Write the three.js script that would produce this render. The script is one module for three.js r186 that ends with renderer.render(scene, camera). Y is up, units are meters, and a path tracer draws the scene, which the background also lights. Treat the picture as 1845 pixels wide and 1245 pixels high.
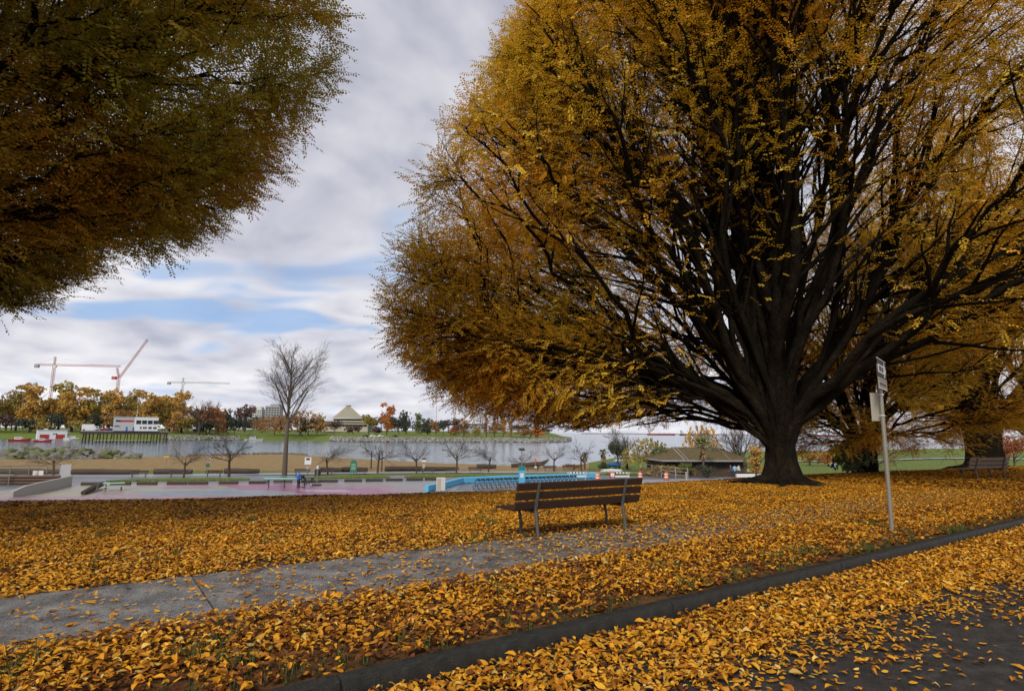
import * as THREE from 'three';
import { mergeGeometries } from 'three/addons/utils/BufferGeometryUtils.js';
import { ImprovedNoise } from 'three/addons/math/ImprovedNoise.js';
import { MarchingCubes } from 'three/addons/objects/MarchingCubes.js';
import { FontLoader } from 'three/addons/loaders/FontLoader.js';
import { TextGeometry } from 'three/addons/geometries/TextGeometry.js';

// ------------------------------------------------------------------ camera, sky, sun, exposure
const scene = new THREE.Scene();
const FOCAL = 1065, PITCH = Math.atan((780 - 622.5) / FOCAL), ROLL = THREE.MathUtils.degToRad(0.45), EYE = 1.62;
const camera = new THREE.PerspectiveCamera(THREE.MathUtils.radToDeg(2 * Math.atan(622.5 / FOCAL)), 1845 / 1245, 0.05, 30000);
camera.rotation.order = 'YXZ';
camera.position.set(0, EYE, 0);
camera.rotation.set(PITCH, 0, ROLL);
const renderer = new THREE.WebGLRenderer({ antialias: true });
renderer.toneMapping = THREE.LinearToneMapping;
renderer.toneMappingExposure = 1.86;
renderer.shadowMap.enabled = true;

const PN = new ImprovedNoise();
const fbm = (x, y, z, o = 5) => { let s = 0, a = 0.5, n = 0; for (let i = 0; i < o; i++) { s += a * PN.noise(x, y, z); n += a; a *= 0.5; x *= 2.03; y *= 2.03; z *= 2.03; } return s / n; };
const sstep = (a, b, x) => { const t = Math.min(1, Math.max(0, (x - a) / (b - a))); return t * t * (3 - 2 * t); };
const lerp = (a, b, t) => a + (b - a) * t;

// broken high overcast with blue gaps lower down, the same all the way round
{
  const W = 2048, H = 1024, data = new Float32Array(W * H * 4);
  for (let r = 0; r < H; r++) {
    const el = ((r + 0.5) / H - 0.5) * Math.PI, y = Math.sin(el), ce = Math.cos(el);
    for (let c = 0; c < W; c++) {
      const az = ((c + 0.5) / W - 0.5) * 2 * Math.PI, x = Math.cos(az) * ce, z = Math.sin(az) * ce, i = (r * W + c) * 4;
      const yy = Math.max(y, 0), k = 1 / (yy + 0.16), px = Math.cos(az + 0.17) * ce * k, pz = Math.sin(az + 0.17) * ce * k;
      const w1 = fbm(px * 0.8 + 7.3, 1.7, pz * 0.8, 3), w2 = fbm(px * 0.8, 9.2, pz * 0.8 + 3.1, 3);
      const big = fbm(px * 0.55 + w1 * 0.5 + 4.2, 0.5, pz * 0.55 + w2 * 0.5 + 1.3, 5);        // light and dark masses
      const fine = fbm(px * 1.9 + w1 * 1.5, 3.3, pz * 1.9 + w2 * 1.5 + 8.0, 6);
      const gapn = fbm(px * 0.62 + w2 * 0.8 + 21.7, 5.5, pz * 1.05 + w1 * 0.8 + 13.1, 5);
      const puff = fbm(px * 4.6 + w2 * 2 + 2.5, 6.1, pz * 4.6 + w1 * 2, 5);
      const low = sstep(0.015, 0.09, yy) * (1 - sstep(0.15, 0.36, yy));
      const gap = sstep(0.03, 0.2, gapn + fine * 0.32 + puff * 0.12 + low * 0.13 - 0.155);
      const lum = 0.47 + big * 1.0 + fine * 0.62 + puff * 0.6;
      const t = Math.min(1, Math.max(0, lum)), glow = 1 - sstep(0.0, 0.62, yy);
      const hi = [0.68 + 0.20 * glow, 0.675 + 0.185 * glow, 0.71 + 0.16 * glow], lo = [0.29 + 0.12 * glow, 0.30 + 0.13 * glow, 0.40 + 0.13 * glow];
      const blue = [0.30 - 0.10 * sstep(0.03, 0.3, yy), 0.47 - 0.10 * sstep(0.03, 0.3, yy), 0.72 - 0.10 * sstep(0.05, 0.4, yy)];
      const g = gap * lerp(0.36, 0.8, low);
      for (let q = 0; q < 3; q++) data[i + q] = y < 0 ? 0.3 : 0.635 * lerp(lerp(lo[q], hi[q], t), blue[q], g);
      data[i + 3] = 1;
    }
  }
  const t = new THREE.DataTexture(data, W, H, THREE.RGBAFormat, THREE.FloatType);
  t.mapping = THREE.EquirectangularReflectionMapping; t.magFilter = THREE.LinearFilter; t.needsUpdate = true;
  scene.background = t; scene.environment = t;
}
const sun = new THREE.DirectionalLight(new THREE.Color(1, 0.93, 0.82), 1.45);
sun.name = 'sun';
{
  const az = THREE.MathUtils.degToRad(-158), el = THREE.MathUtils.degToRad(40);
  sun.position.set(Math.sin(az) * Math.cos(el), Math.sin(el), -Math.cos(az) * Math.cos(el)).multiplyScalar(120);
  sun.position.z -= 30; sun.target.position.set(0, 0, -30);
  sun.castShadow = true; sun.shadow.radius = 24; sun.shadow.mapSize.set(4096, 4096);
  Object.assign(sun.shadow.camera, { left: -140, right: 140, top: 140, bottom: -140, near: 1, far: 500 });
  scene.add(sun, sun.target);
}

// ------------------------------------------------------------------ helpers
const V = (x, y, z) => new THREE.Vector3(x, y, z);
const rng = (seed) => () => { seed = (seed + 0x6d2b79f5) | 0; let t = Math.imul(seed ^ (seed >>> 15), 1 | seed); t = (t + Math.imul(t ^ (t >>> 7), 61 | t)) ^ t; return ((t ^ (t >>> 14)) >>> 0) / 4294967296; };
function ray(px, py) {
  const x = px - 922.5, y = -(py - 622.5), c = Math.cos(ROLL), s = Math.sin(ROLL), xr = c * x - s * y, yr = s * x + c * y;
  const C = Math.cos(PITCH), S = Math.sin(PITCH);
  return V(xr / FOCAL, (yr / FOCAL) * C + S, (yr / FOCAL) * S - C);
}
const on = (px, py, Y) => { const d = ray(px, py), t = (Y - EYE) / d.y; return V(d.x * t, Y, d.z * t); };       // where a sight line meets a level
const at = (px, py, depth) => { const d = ray(px, py), t = depth / -d.z; return V(d.x * t, EYE + d.y * t, d.z * t); };
const used = new Map();
const numbered = (n) => { const k = used.get(n) ?? 0; used.set(n, k + 1); return k ? n + '_' + String(k).padStart(3, '0') : n; };
function tag(o, label, category, group, kind) { o.userData = {}; if (label) o.userData.label = label; if (category) o.userData.category = category; if (group) o.userData.group = group; if (kind) o.userData.kind = kind; return o; }
function thing(name, label, category, p = [0, 0, 0], turn = 0, group) {
  const o = new THREE.Group(); o.name = numbered(name); scene.add(o);
  if (p.isVector3) o.position.copy(p); else o.position.set(...p);
  o.rotation.y = turn; return tag(o, label, category, group);
}
const indexed = (g) => { if (!g.index) g.setIndex([...Array(g.attributes.position.count).keys()]); for (const k of Object.keys(g.attributes)) if (!['position', 'normal', 'uv'].includes(k)) g.deleteAttribute(k); return g; };
const mg = (list) => Array.isArray(list) ? (list.length === 1 ? list[0] : mergeGeometries(list.map(indexed))) : list;
function part(name, geo, m, parent) {
  const o = new THREE.Mesh(mg(geo), m); o.name = parent === scene ? numbered(name) : name; o.castShadow = o.receiveShadow = true; parent.add(o); return o;
}
const structure = (name, geo, m, label) => tag(part(name, geo, m, scene), label, undefined, undefined, 'structure');
function copy(o, p, turn, label, scale) {
  const c = o.clone(); c.name = numbered(o.name.replace(/_\d{3}$/, '')); c.userData = { ...o.userData, label };
  if (p) c.position.copy(p); if (turn !== undefined) c.rotation.y = turn; if (scale) c.scale.multiplyScalar(scale); scene.add(c); return c;
}
const put = (g, p = [0, 0, 0], r) => { if (r) { g.rotateX(r[0]); g.rotateY(r[1]); g.rotateZ(r[2]); } g.translate(p[0], p[1], p[2]); return g; };
const box = (w, h, d, p, r) => put(new THREE.BoxGeometry(w, h, d), p, r);
function rbox(w, h, d, b, p, r) {                                             // box with chamfered long edges along x
  const s = new THREE.Shape(), y = h / 2, z = d / 2;
  s.moveTo(-z + b, -y); s.lineTo(z - b, -y); s.lineTo(z, -y + b); s.lineTo(z, y - b); s.lineTo(z - b, y); s.lineTo(-z + b, y); s.lineTo(-z, y - b); s.lineTo(-z, -y + b);
  const g = new THREE.ExtrudeGeometry(s, { depth: w, bevelEnabled: false }); g.translate(0, 0, -w / 2); g.rotateY(Math.PI / 2); return put(indexed(g), p, r);
}
class Acc {                                                                  // tubes and quads with normals, uv and optional colours
  constructor() { this.p = []; this.n = []; this.u = []; this.i = []; this.c = []; }
  get empty() { return !this.i.length; }
  tube(pts, rad, seg = 6, cap = false) {
    const N = pts.length, b0 = this.p.length / 3, T = V(0, 0, 0), A = V(0, 0, 0), B = V(0, 0, 0), ref = V(0, 0, 0); let len = 0;
    for (let k = 0; k < N; k++) {
      T.copy(pts[Math.min(k + 1, N - 1)]).sub(pts[Math.max(k - 1, 0)]).normalize();
      if (k === 0) ref.set(Math.abs(T.y) > 0.9 ? 1 : 0, Math.abs(T.y) > 0.9 ? 0 : 1, 0);
      A.copy(ref).addScaledVector(T, -ref.dot(T)).normalize(); ref.copy(A); B.crossVectors(T, A);
      if (k) len += pts[k].distanceTo(pts[k - 1]);
      const r = typeof rad === 'function' ? rad(k / (N - 1)) : rad[k];
      for (let j = 0; j <= seg; j++) {
        const a = (j / seg) * Math.PI * 2, c = Math.cos(a), s = Math.sin(a), x = A.x * c + B.x * s, y = A.y * c + B.y * s, z = A.z * c + B.z * s;
        this.p.push(pts[k].x + x * r, pts[k].y + y * r, pts[k].z + z * r); this.n.push(x, y, z); this.u.push((j / seg) * 6.283 * r, len);
      }
    }
    for (let k = 0; k < N - 1; k++) for (let j = 0; j < seg; j++) { const a = b0 + k * (seg + 1) + j, b = a + seg + 1; this.i.push(a, a + 1, b, b, a + 1, b + 1); }
    if (cap) for (const k of [0, N - 1]) {
      const o = this.p.length / 3, src = b0 + k * (seg + 1), q = pts[k], d = k ? pts[N - 1].clone().sub(pts[N - 2]).normalize() : pts[0].clone().sub(pts[1]).normalize();
      this.p.push(q.x, q.y, q.z); this.n.push(d.x, d.y, d.z); this.u.push(0, 0);
      for (let j = 0; j <= seg; j++) { this.p.push(this.p[(src + j) * 3], this.p[(src + j) * 3 + 1], this.p[(src + j) * 3 + 2]); this.n.push(d.x, d.y, d.z); this.u.push(0, 0); }
      for (let j = 0; j < seg; j++) k ? this.i.push(o, o + 1 + j, o + 2 + j) : this.i.push(o, o + 2 + j, o + 1 + j);
    }
    return this;
  }
  tri(a, b, c, col) {
    const o = this.p.length / 3, e = b.clone().sub(a).cross(c.clone().sub(a)).normalize();
    for (const q of [a, b, c]) { this.p.push(q.x, q.y, q.z); this.n.push(e.x, e.y, e.z); this.u.push(q.x, q.z); if (col) this.c.push(...col); }
    this.i.push(o, o + 1, o + 2);
  }
  geo() {
    const g = new THREE.BufferGeometry();
    g.setAttribute('position', new THREE.Float32BufferAttribute(this.p, 3)); g.setAttribute('normal', new THREE.Float32BufferAttribute(this.n, 3)); g.setAttribute('uv', new THREE.Float32BufferAttribute(this.u, 2));
    if (this.c.length) g.setAttribute('color', new THREE.Float32BufferAttribute(this.c, 3));
    g.setIndex(this.i); return g;
  }
}
const bar = (a, b, r0, r1 = r0, seg = 6) => new Acc().tube([a.isVector3 ? a : V(...a), b.isVector3 ? b : V(...b)], [r0, r1], seg, true).geo();
const lin = (r, g, b) => new THREE.Color().setRGB(r, g, b);
const mat = (c, rough = 0.8, o = {}) => new THREE.MeshPhysicalMaterial({ color: Array.isArray(c) ? lin(...c) : new THREE.Color(c), roughness: rough, ...o });
// tiling grey noise texture used for bump, roughness and mottled colour
function noiseTex(size, f, { lo = 0, hi = 255, oct = 5, stretch = 1, seed = 0, speck = 0, rgb = null, color = false } = {}) {
  const d = new Uint8Array(size * size * 4), R = rng(seed + 91), TW = Math.PI * 2;
  for (let y = 0; y < size; y++) for (let x = 0; x < size; x++) {
    const u = (x / size) * f, v = (y / size) * f * stretch, a = (x / size), b = (y / size);
    const n00 = fbm(u, v, seed, oct), n10 = fbm(u - f, v, seed, oct), n01 = fbm(u, v - f * stretch, seed, oct), n11 = fbm(u - f, v - f * stretch, seed, oct);
    let n = lerp(lerp(n00, n10, sstep(0.7, 1, a)), lerp(n01, n11, sstep(0.7, 1, a)), sstep(0.7, 1, b)) * 0.9 + 0.5;
    if (speck) n += (R() - 0.5) * speck;
    n = Math.min(1, Math.max(0, n)); const i = (y * size + x) * 4;
    for (let q = 0; q < 3; q++) d[i + q] = rgb ? lerp(rgb[0][q], rgb[1][q], n) : lerp(lo, hi, n);
    d[i + 3] = 255;
  }
  const t = new THREE.DataTexture(d, size, size); t.wrapS = t.wrapT = THREE.RepeatWrapping; t.magFilter = THREE.LinearFilter; t.needsUpdate = true;
  if (color) t.colorSpace = THREE.SRGBColorSpace; return t;
}
const rep = (t, x, y = x) => { const c = t.clone(); c.repeat.set(x, y); c.needsUpdate = true; return c; };
const ORD = ['first', 'second', 'third', 'fourth', 'fifth', 'sixth', 'seventh', 'eighth', 'ninth', 'tenth', 'eleventh', 'twelfth', 'thirteenth', 'fourteenth', 'fifteenth', 'sixteenth', 'seventeenth', 'eighteenth', 'nineteenth', 'twentieth', 'twenty-first', 'twenty-second', 'twenty-third', 'twenty-fourth', 'twenty-fifth', 'twenty-sixth'];

// ------------------------------------------------------------------ materials
const T = {
  fine: noiseTex(512, 24, { oct: 4, speck: 0.5, seed: 3 }), mid: noiseTex(512, 8, { oct: 6, seed: 11 }), bark: noiseTex(512, 10, { oct: 5, stretch: 0.4, seed: 5 }), wave: noiseTex(512, 9, { oct: 5, stretch: 2, seed: 17 }),
};
const M = {
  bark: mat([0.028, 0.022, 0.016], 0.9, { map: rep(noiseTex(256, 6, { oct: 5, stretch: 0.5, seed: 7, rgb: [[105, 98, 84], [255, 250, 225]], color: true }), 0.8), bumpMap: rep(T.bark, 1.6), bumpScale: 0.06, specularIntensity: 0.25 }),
  twig: mat([0.035, 0.026, 0.02], 0.85),
  bareBark: mat([0.075, 0.055, 0.042], 0.9), paleBark: mat([0.16, 0.11, 0.09], 0.9),
  soil: mat([1, 1, 1], 0.95, { map: rep(noiseTex(512, 12, { oct: 6, seed: 23, speck: 0.25, rgb: [[72, 46, 12], [142, 94, 26]], color: true }), 0.35), bumpMap: rep(T.fine, 2), bumpScale: 0.02 }),
  concrete: mat([1, 1, 1], 0.58, { map: rep(noiseTex(256, 6, { oct: 6, seed: 31, speck: 0.8, rgb: [[66, 65, 62], [156, 153, 148]], color: true }), 0.55), bumpMap: rep(T.fine, 2.5), bumpScale: 0.004, roughnessMap: rep(noiseTex(256, 5, { lo: 150, hi: 255, seed: 41 }), 0.4) }),
  kerb: mat([1, 1, 1], 0.6, { map: rep(noiseTex(256, 8, { oct: 6, seed: 37, speck: 0.9, rgb: [[12, 12, 9], [62, 61, 52]], color: true }), 1.3), bumpMap: rep(T.fine, 4), bumpScale: 0.006 }),
  asphalt: mat([1, 1, 1], 0.62, { map: rep(noiseTex(256, 10, { oct: 6, seed: 43, speck: 0.85, rgb: [[24, 22, 20], [80, 76, 71]], color: true }), 0.8), bumpMap: rep(T.fine, 3), bumpScale: 0.006 }),
  wetLot: mat([1, 1, 1], 0.5, { map: rep(noiseTex(512, 6, { oct: 6, seed: 47, rgb: [[74, 74, 77], [118, 118, 121]], color: true }), 0.06), roughnessMap: rep(noiseTex(256, 5, { lo: 140, hi: 255, seed: 53 }), 0.05), bumpMap: rep(T.mid, 0.2), bumpScale: 0.01 }),
  path: mat([0.27, 0.265, 0.27], 0.45),
  grass: mat([1, 1, 1], 0.95, { map: rep(noiseTex(512, 20, { oct: 6, seed: 59, speck: 0.35, rgb: [[58, 74, 16], [132, 146, 42]], color: true }), 0.12), bumpMap: rep(T.fine, 0.6), bumpScale: 0.05 }),
  sand: mat([1, 1, 1], 0.95, { map: rep(noiseTex(512, 14, { oct: 6, seed: 61, speck: 0.25, rgb: [[118, 96, 54], [166, 138, 90]], color: true }), 0.05), bumpMap: rep(T.fine, 0.5), bumpScale: 0.04 }),
  water: mat([0.11, 0.165, 0.21], 0.12, { bumpMap: rep(T.wave, 0.03, 0.06), bumpScale: 0.1, ior: 1.33 }),
  rock: mat([0.15, 0.14, 0.12], 0.9), greenRock: mat([0.12, 0.13, 0.05], 0.95),
  slat: mat([1, 1, 1], 0.5, { map: rep(noiseTex(256, 5, { oct: 5, stretch: 6, seed: 71, rgb: [[38, 25, 18], [66, 44, 32]], color: true }), 0.7, 3), bumpMap: rep(T.bark, 3, 1), bumpScale: 0.002 }),
  iron: mat([0.10, 0.095, 0.088], 0.5, { metalness: 0.4 }),
  galv: mat([0.33, 0.31, 0.25], 0.45, { metalness: 0.55 }),
  white: mat([0.72, 0.72, 0.72], 0.6), offwhite: mat([0.55, 0.55, 0.53], 0.7), grey: mat([0.3, 0.3, 0.31], 0.7), dark: mat([0.03, 0.03, 0.032], 0.6), black: mat([0.015, 0.015, 0.015], 0.5),
  red: mat([0.42, 0.03, 0.025], 0.5), orange: mat([0.75, 0.13, 0.03], 0.5), blue: mat([0.03, 0.12, 0.42], 0.5), sky: mat([0.10, 0.45, 0.72], 0.5), teal: mat([0.02, 0.22, 0.24], 0.5),
  timber: mat([0.06, 0.045, 0.035], 0.85), brown: mat([0.12, 0.075, 0.05], 0.85), mint: mat([0.32, 0.58, 0.52], 0.5), green: mat([0.03, 0.16, 0.10], 0.5), yellow: mat([0.65, 0.42, 0.04], 0.5),
  glass: mat([0.03, 0.04, 0.045], 0.08), beige: mat([0.42, 0.38, 0.30], 0.6), lightConcrete: mat([0.34, 0.32, 0.29], 0.8, { bumpMap: rep(T.mid, 0.5), bumpScale: 0.02 }),
  craneRed: mat([0.45, 0.10, 0.09], 0.6), craneGrey: mat([0.4, 0.4, 0.4], 0.6),
};
const leafMat = (c) => new THREE.MeshPhysicalMaterial({ color: lin(...c), roughness: 0.94, specularIntensity: 0.35, transmission: 0.36, thickness: 0, vertexColors: true, side: THREE.DoubleSide });
const farLeaf = (c) => new THREE.MeshPhysicalMaterial({ color: lin(...c), roughness: 0.95, transmission: 0.3, thickness: 0, vertexColors: true, side: THREE.DoubleSide });

// ------------------------------------------------------------------ the street: road, kerb, pavement, upper lawn and bank
const SA = THREE.MathUtils.degToRad(35), CU = Math.cos(SA), SU = Math.sin(SA);
const uv2 = (u, v) => [u * CU - v * SU, -u * SU - v * CU];                    // along the kerb, away from the road
const toU = (x, z) => x * CU - z * SU, toV = (x, z) => -x * SU - z * CU;
const WALK = [5.28, 7.02];
const BROW = [[-60, -2], [-40, 3], [-10.3, 9.9], [-6.5, 11.0], [-0.9, 12.9], [6, 17.4], [12.7, 21.2], [19.7, 25], [25.4, 28.2], [70, 51]];
const lookup = (tab, h) => { if (h <= tab[0][0]) return tab[0][1]; for (let i = 1; i < tab.length; i++) if (h <= tab[i][0]) return lerp(tab[i - 1][1], tab[i][1], (h - tab[i - 1][0]) / (tab[i][0] - tab[i - 1][0])); return 0; };
const crest = (x, z) => (-z - lookup(BROW, x)) * 0.885;        // metres past the top of the bank
function lawnY(x, z) {
  const v = toV(x, z), s = crest(x, z);
  let y = 0.145 + 0.035 * PN.noise(x * 0.35, 2.2, z * 0.35) * sstep(7, 9, v) + 0.02 * sstep(7, 14, v) - 0.05 * sstep(-4.5, 0, s);
  y -= 4.95 * sstep(0, 30, s) + 0.02 * sstep(-2, 3, s);
  return y;
}
function grid(nu, nv, f) {                                                     // sheet from f(a, b) -> [x, y, z]; uv in metres
  const p = [], uv = [], idx = [];
  for (let j = 0; j <= nv; j++) for (let i = 0; i <= nu; i++) { const q = f(i / nu, j / nv); p.push(...q); uv.push(q[0], q[2]); }
  for (let j = 0; j < nv; j++) for (let i = 0; i < nu; i++) { const a = j * (nu + 1) + i, b = a + nu + 1; idx.push(a, a + 1, b, b, a + 1, b + 1); }
  const g = new THREE.BufferGeometry(); g.setAttribute('position', new THREE.Float32BufferAttribute(p, 3)); g.setAttribute('uv', new THREE.Float32BufferAttribute(uv, 2)); g.setIndex(idx); g.computeVertexNormals();
  if (g.attributes.normal.getY(Math.floor(p.length / 6)) < 0) { for (let k = 0; k < idx.length; k += 3) { const t = idx[k]; idx[k] = idx[k + 1]; idx[k + 1] = t; } g.setIndex(idx); g.computeVertexNormals(); }
  return g;
}
structure('road', grid(40, 20, (a, b) => { const [x, z] = uv2(lerp(-60, 110, a), lerp(-14, 3.72, b)); return [x, 0.006 * PN.noise(x, 0, z), z]; }), M.asphalt);
structure('verge', grid(140, 6, (a, b) => { const u = lerp(-60, 110, a), v = lerp(3.815, 5.29, b), [x, z] = uv2(u, v); return [x, 0.118 + 0.02 * b + 0.012 * PN.noise(x * 2, 0, z * 2), z]; }), M.soil);
structure('lawn', grid(200, 130, (a, b) => { const u = lerp(-70, 120, a), v = lerp(7.0, 75, b * b * 0.6 + b * 0.4), [x, z] = uv2(u, v); return [x, lawnY(x, z), z]; }), M.soil);
const kerb = new THREE.Group(); kerb.name = 'kerb'; tag(kerb, undefined, undefined, undefined, 'structure'); scene.add(kerb);
{
  const s = new THREE.Shape(); s.moveTo(0, -0.1); s.lineTo(0, 0.075); s.quadraticCurveTo(0.004, 0.138, 0.05, 0.142); s.lineTo(0.115, 0.142); s.quadraticCurveTo(0.128, 0.14, 0.13, 0.125); s.lineTo(0.13, -0.1);
  const L = 2.985, g = new THREE.ExtrudeGeometry(s, { depth: L, bevelEnabled: false, curveSegments: 5 }); indexed(g);
  for (let k = -14; k < 30; k++) {                                             // shape x runs away from the road, extrusion along the street
    const m = new THREE.Mesh(g, M.kerb); m.name = 'kerb_stone'; m.castShadow = m.receiveShadow = true;
    const [x, z] = uv2(k * 3.0 + 1.35 + 3.0, 3.69); m.position.set(x, 0, z); m.rotation.y = SA - Math.PI / 2 + Math.PI;
    m.matrixAutoUpdate = false; const [ex, ez] = [-SU, -CU];
    m.matrix.makeBasis(V(ex, 0, ez), V(0, 1, 0), V(-CU, 0, SU)).setPosition(x, 0, z); kerb.add(m);
  }
}
const walk = new THREE.Group(); walk.name = 'pavement'; tag(walk, undefined, undefined, undefined, 'structure'); scene.add(walk);
{
  const L = 3.2, gap = 0.018, w = WALK[1] - WALK[0], R = rng(5);
  for (let k = -12; k < 26; k++) {
    const g = grid(8, 5, (a, b) => [gap / 2 + a * (L - gap), 0, -(b * w)]), sk = [];
    const pos = g.attributes.position, o = new Acc(), B = [V(gap / 2, 0, 0), V(L - gap / 2, 0, 0), V(L - gap / 2, 0, -w), V(gap / 2, 0, -w)];
    for (let q = 0; q < 4; q++) { const a = B[q], b = B[(q + 1) % 4], c = b.clone().setY(-0.08), d = a.clone().setY(-0.08); o.tri(a, d, b); o.tri(b, d, c); }
    g.attributes.uv.array.forEach((x, i, arr) => { arr[i] = x + (i % 2 ? k * 0.37 : k * 3.2); });
    const m = new THREE.Mesh(mg([g, o.geo()]), M.concrete); m.name = 'slab'; m.receiveShadow = m.castShadow = true;
    const [x, z] = uv2(0.95 + k * L, WALK[0]); m.position.set(x, 0.158 + (R() - 0.5) * 0.006, z); m.rotation.y = SA; walk.add(m);
  }
}

// ------------------------------------------------------------------ fallen leaves
function leafGeo(len, wid, curl, fold, seed) {                                 // one pointed oval leaf lying along x, base at the origin
  const R = rng(seed), st = [0, 0.22, 0.52, 0.8, 1], ww = [0.06, 0.72, 1, 0.62, 0], A = new Acc(), rows = st.map((t, i) => {
    const y = curl * Math.sin(t * Math.PI * 0.9) * len + (R() - 0.5) * 0.004, h = ww[i] * wid / 2, x = (t - 0.5) * len;
    return [V(x, y + fold * h * (0.7 + R() * 0.6), -h), V(x, y, (R() - 0.5) * 0.002), V(x, y + fold * h * (0.7 + R() * 0.6), h)];
  });
  for (let i = 0; i < 4; i++) for (const q of [0, 1]) {
    const a = rows[i][q], b = rows[i][q + 1], c = rows[i + 1][q], d = rows[i + 1][q + 1];
    A.tri(a, b, d); if (i < 3) A.tri(a, d, c);
  }
  return A.geo();
}
const LEAF = [leafGeo(0.078, 0.045, 0.10, 0.25, 1), leafGeo(0.070, 0.042, -0.14, -0.3, 2), leafGeo(0.086, 0.044, 0.2, 0.5, 3), leafGeo(0.064, 0.04, -0.05, 0.12, 4), leafGeo(0.082, 0.034, 0.28, 0.9, 5), leafGeo(0.07, 0.05, 0.03, -0.08, 6), leafGeo(0.09, 0.05, -0.22, 0.35, 7), leafGeo(0.06, 0.03, 0.32, -0.7, 8), leafGeo(0.075, 0.047, 0.0, 0.0, 9)];
const leafTone = (R, brown) => {
  const q = R(), k = 0.62 + R() * 0.56;
  if (q < brown) return [0.15 * k, 0.048 * k, 0.010 * k];
  if (q < brown + 0.20) return [0.40 * k, 0.14 * k, 0.010 * k];
  if (q < brown + 0.62) return [0.62 * k, 0.275 * k, 0.014 * k];
  if (q < 0.93) return [0.68 * k, 0.36 * k, 0.03 * k];
  return [0.62 * k, 0.42 * k, 0.11 * k];
};
const fallenMat = mat([1, 1, 1], 0.6, { specularIntensity: 0.45, side: THREE.DoubleSide });
const patchMat = mat([1, 1, 1], 0.6, { specularIntensity: 0.45, side: THREE.DoubleSide, vertexColors: true });
function scatter(name, label, list) {
  const R = rng(name.length * 77 + list.length), lots = LEAF.map(() => []), root = thing(name, label, 'leaves'); root.userData.kind = 'stuff';
  for (const e of list) lots[Math.floor(R() * LEAF.length)].push(e);
  const m4 = new THREE.Matrix4(), q = new THREE.Quaternion(), e3 = new THREE.Euler(), c = new THREE.Color();
  lots.forEach((L, k) => {
    const im = new THREE.InstancedMesh(LEAF[k], fallenMat, L.length); im.name = 'leaf_layer'; im.userData.kind = 'stuff'; im.castShadow = im.receiveShadow = true;
    L.forEach(([x, y, z, tilt, tone], i) => {
      e3.set((R() - 0.5) * tilt, R() * 6.283, (R() - 0.5) * tilt, 'YXZ'); q.setFromEuler(e3); const s = 0.42 + R() * R() * 0.85 + 0.12 * R();
      m4.compose(V(x, y, z), q, V(s, s, s * (0.85 + R() * 0.3))); im.setMatrixAt(i, m4); im.setColorAt(i, c.setRGB(...tone));
    });
    root.add(im);
  });
}
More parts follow.
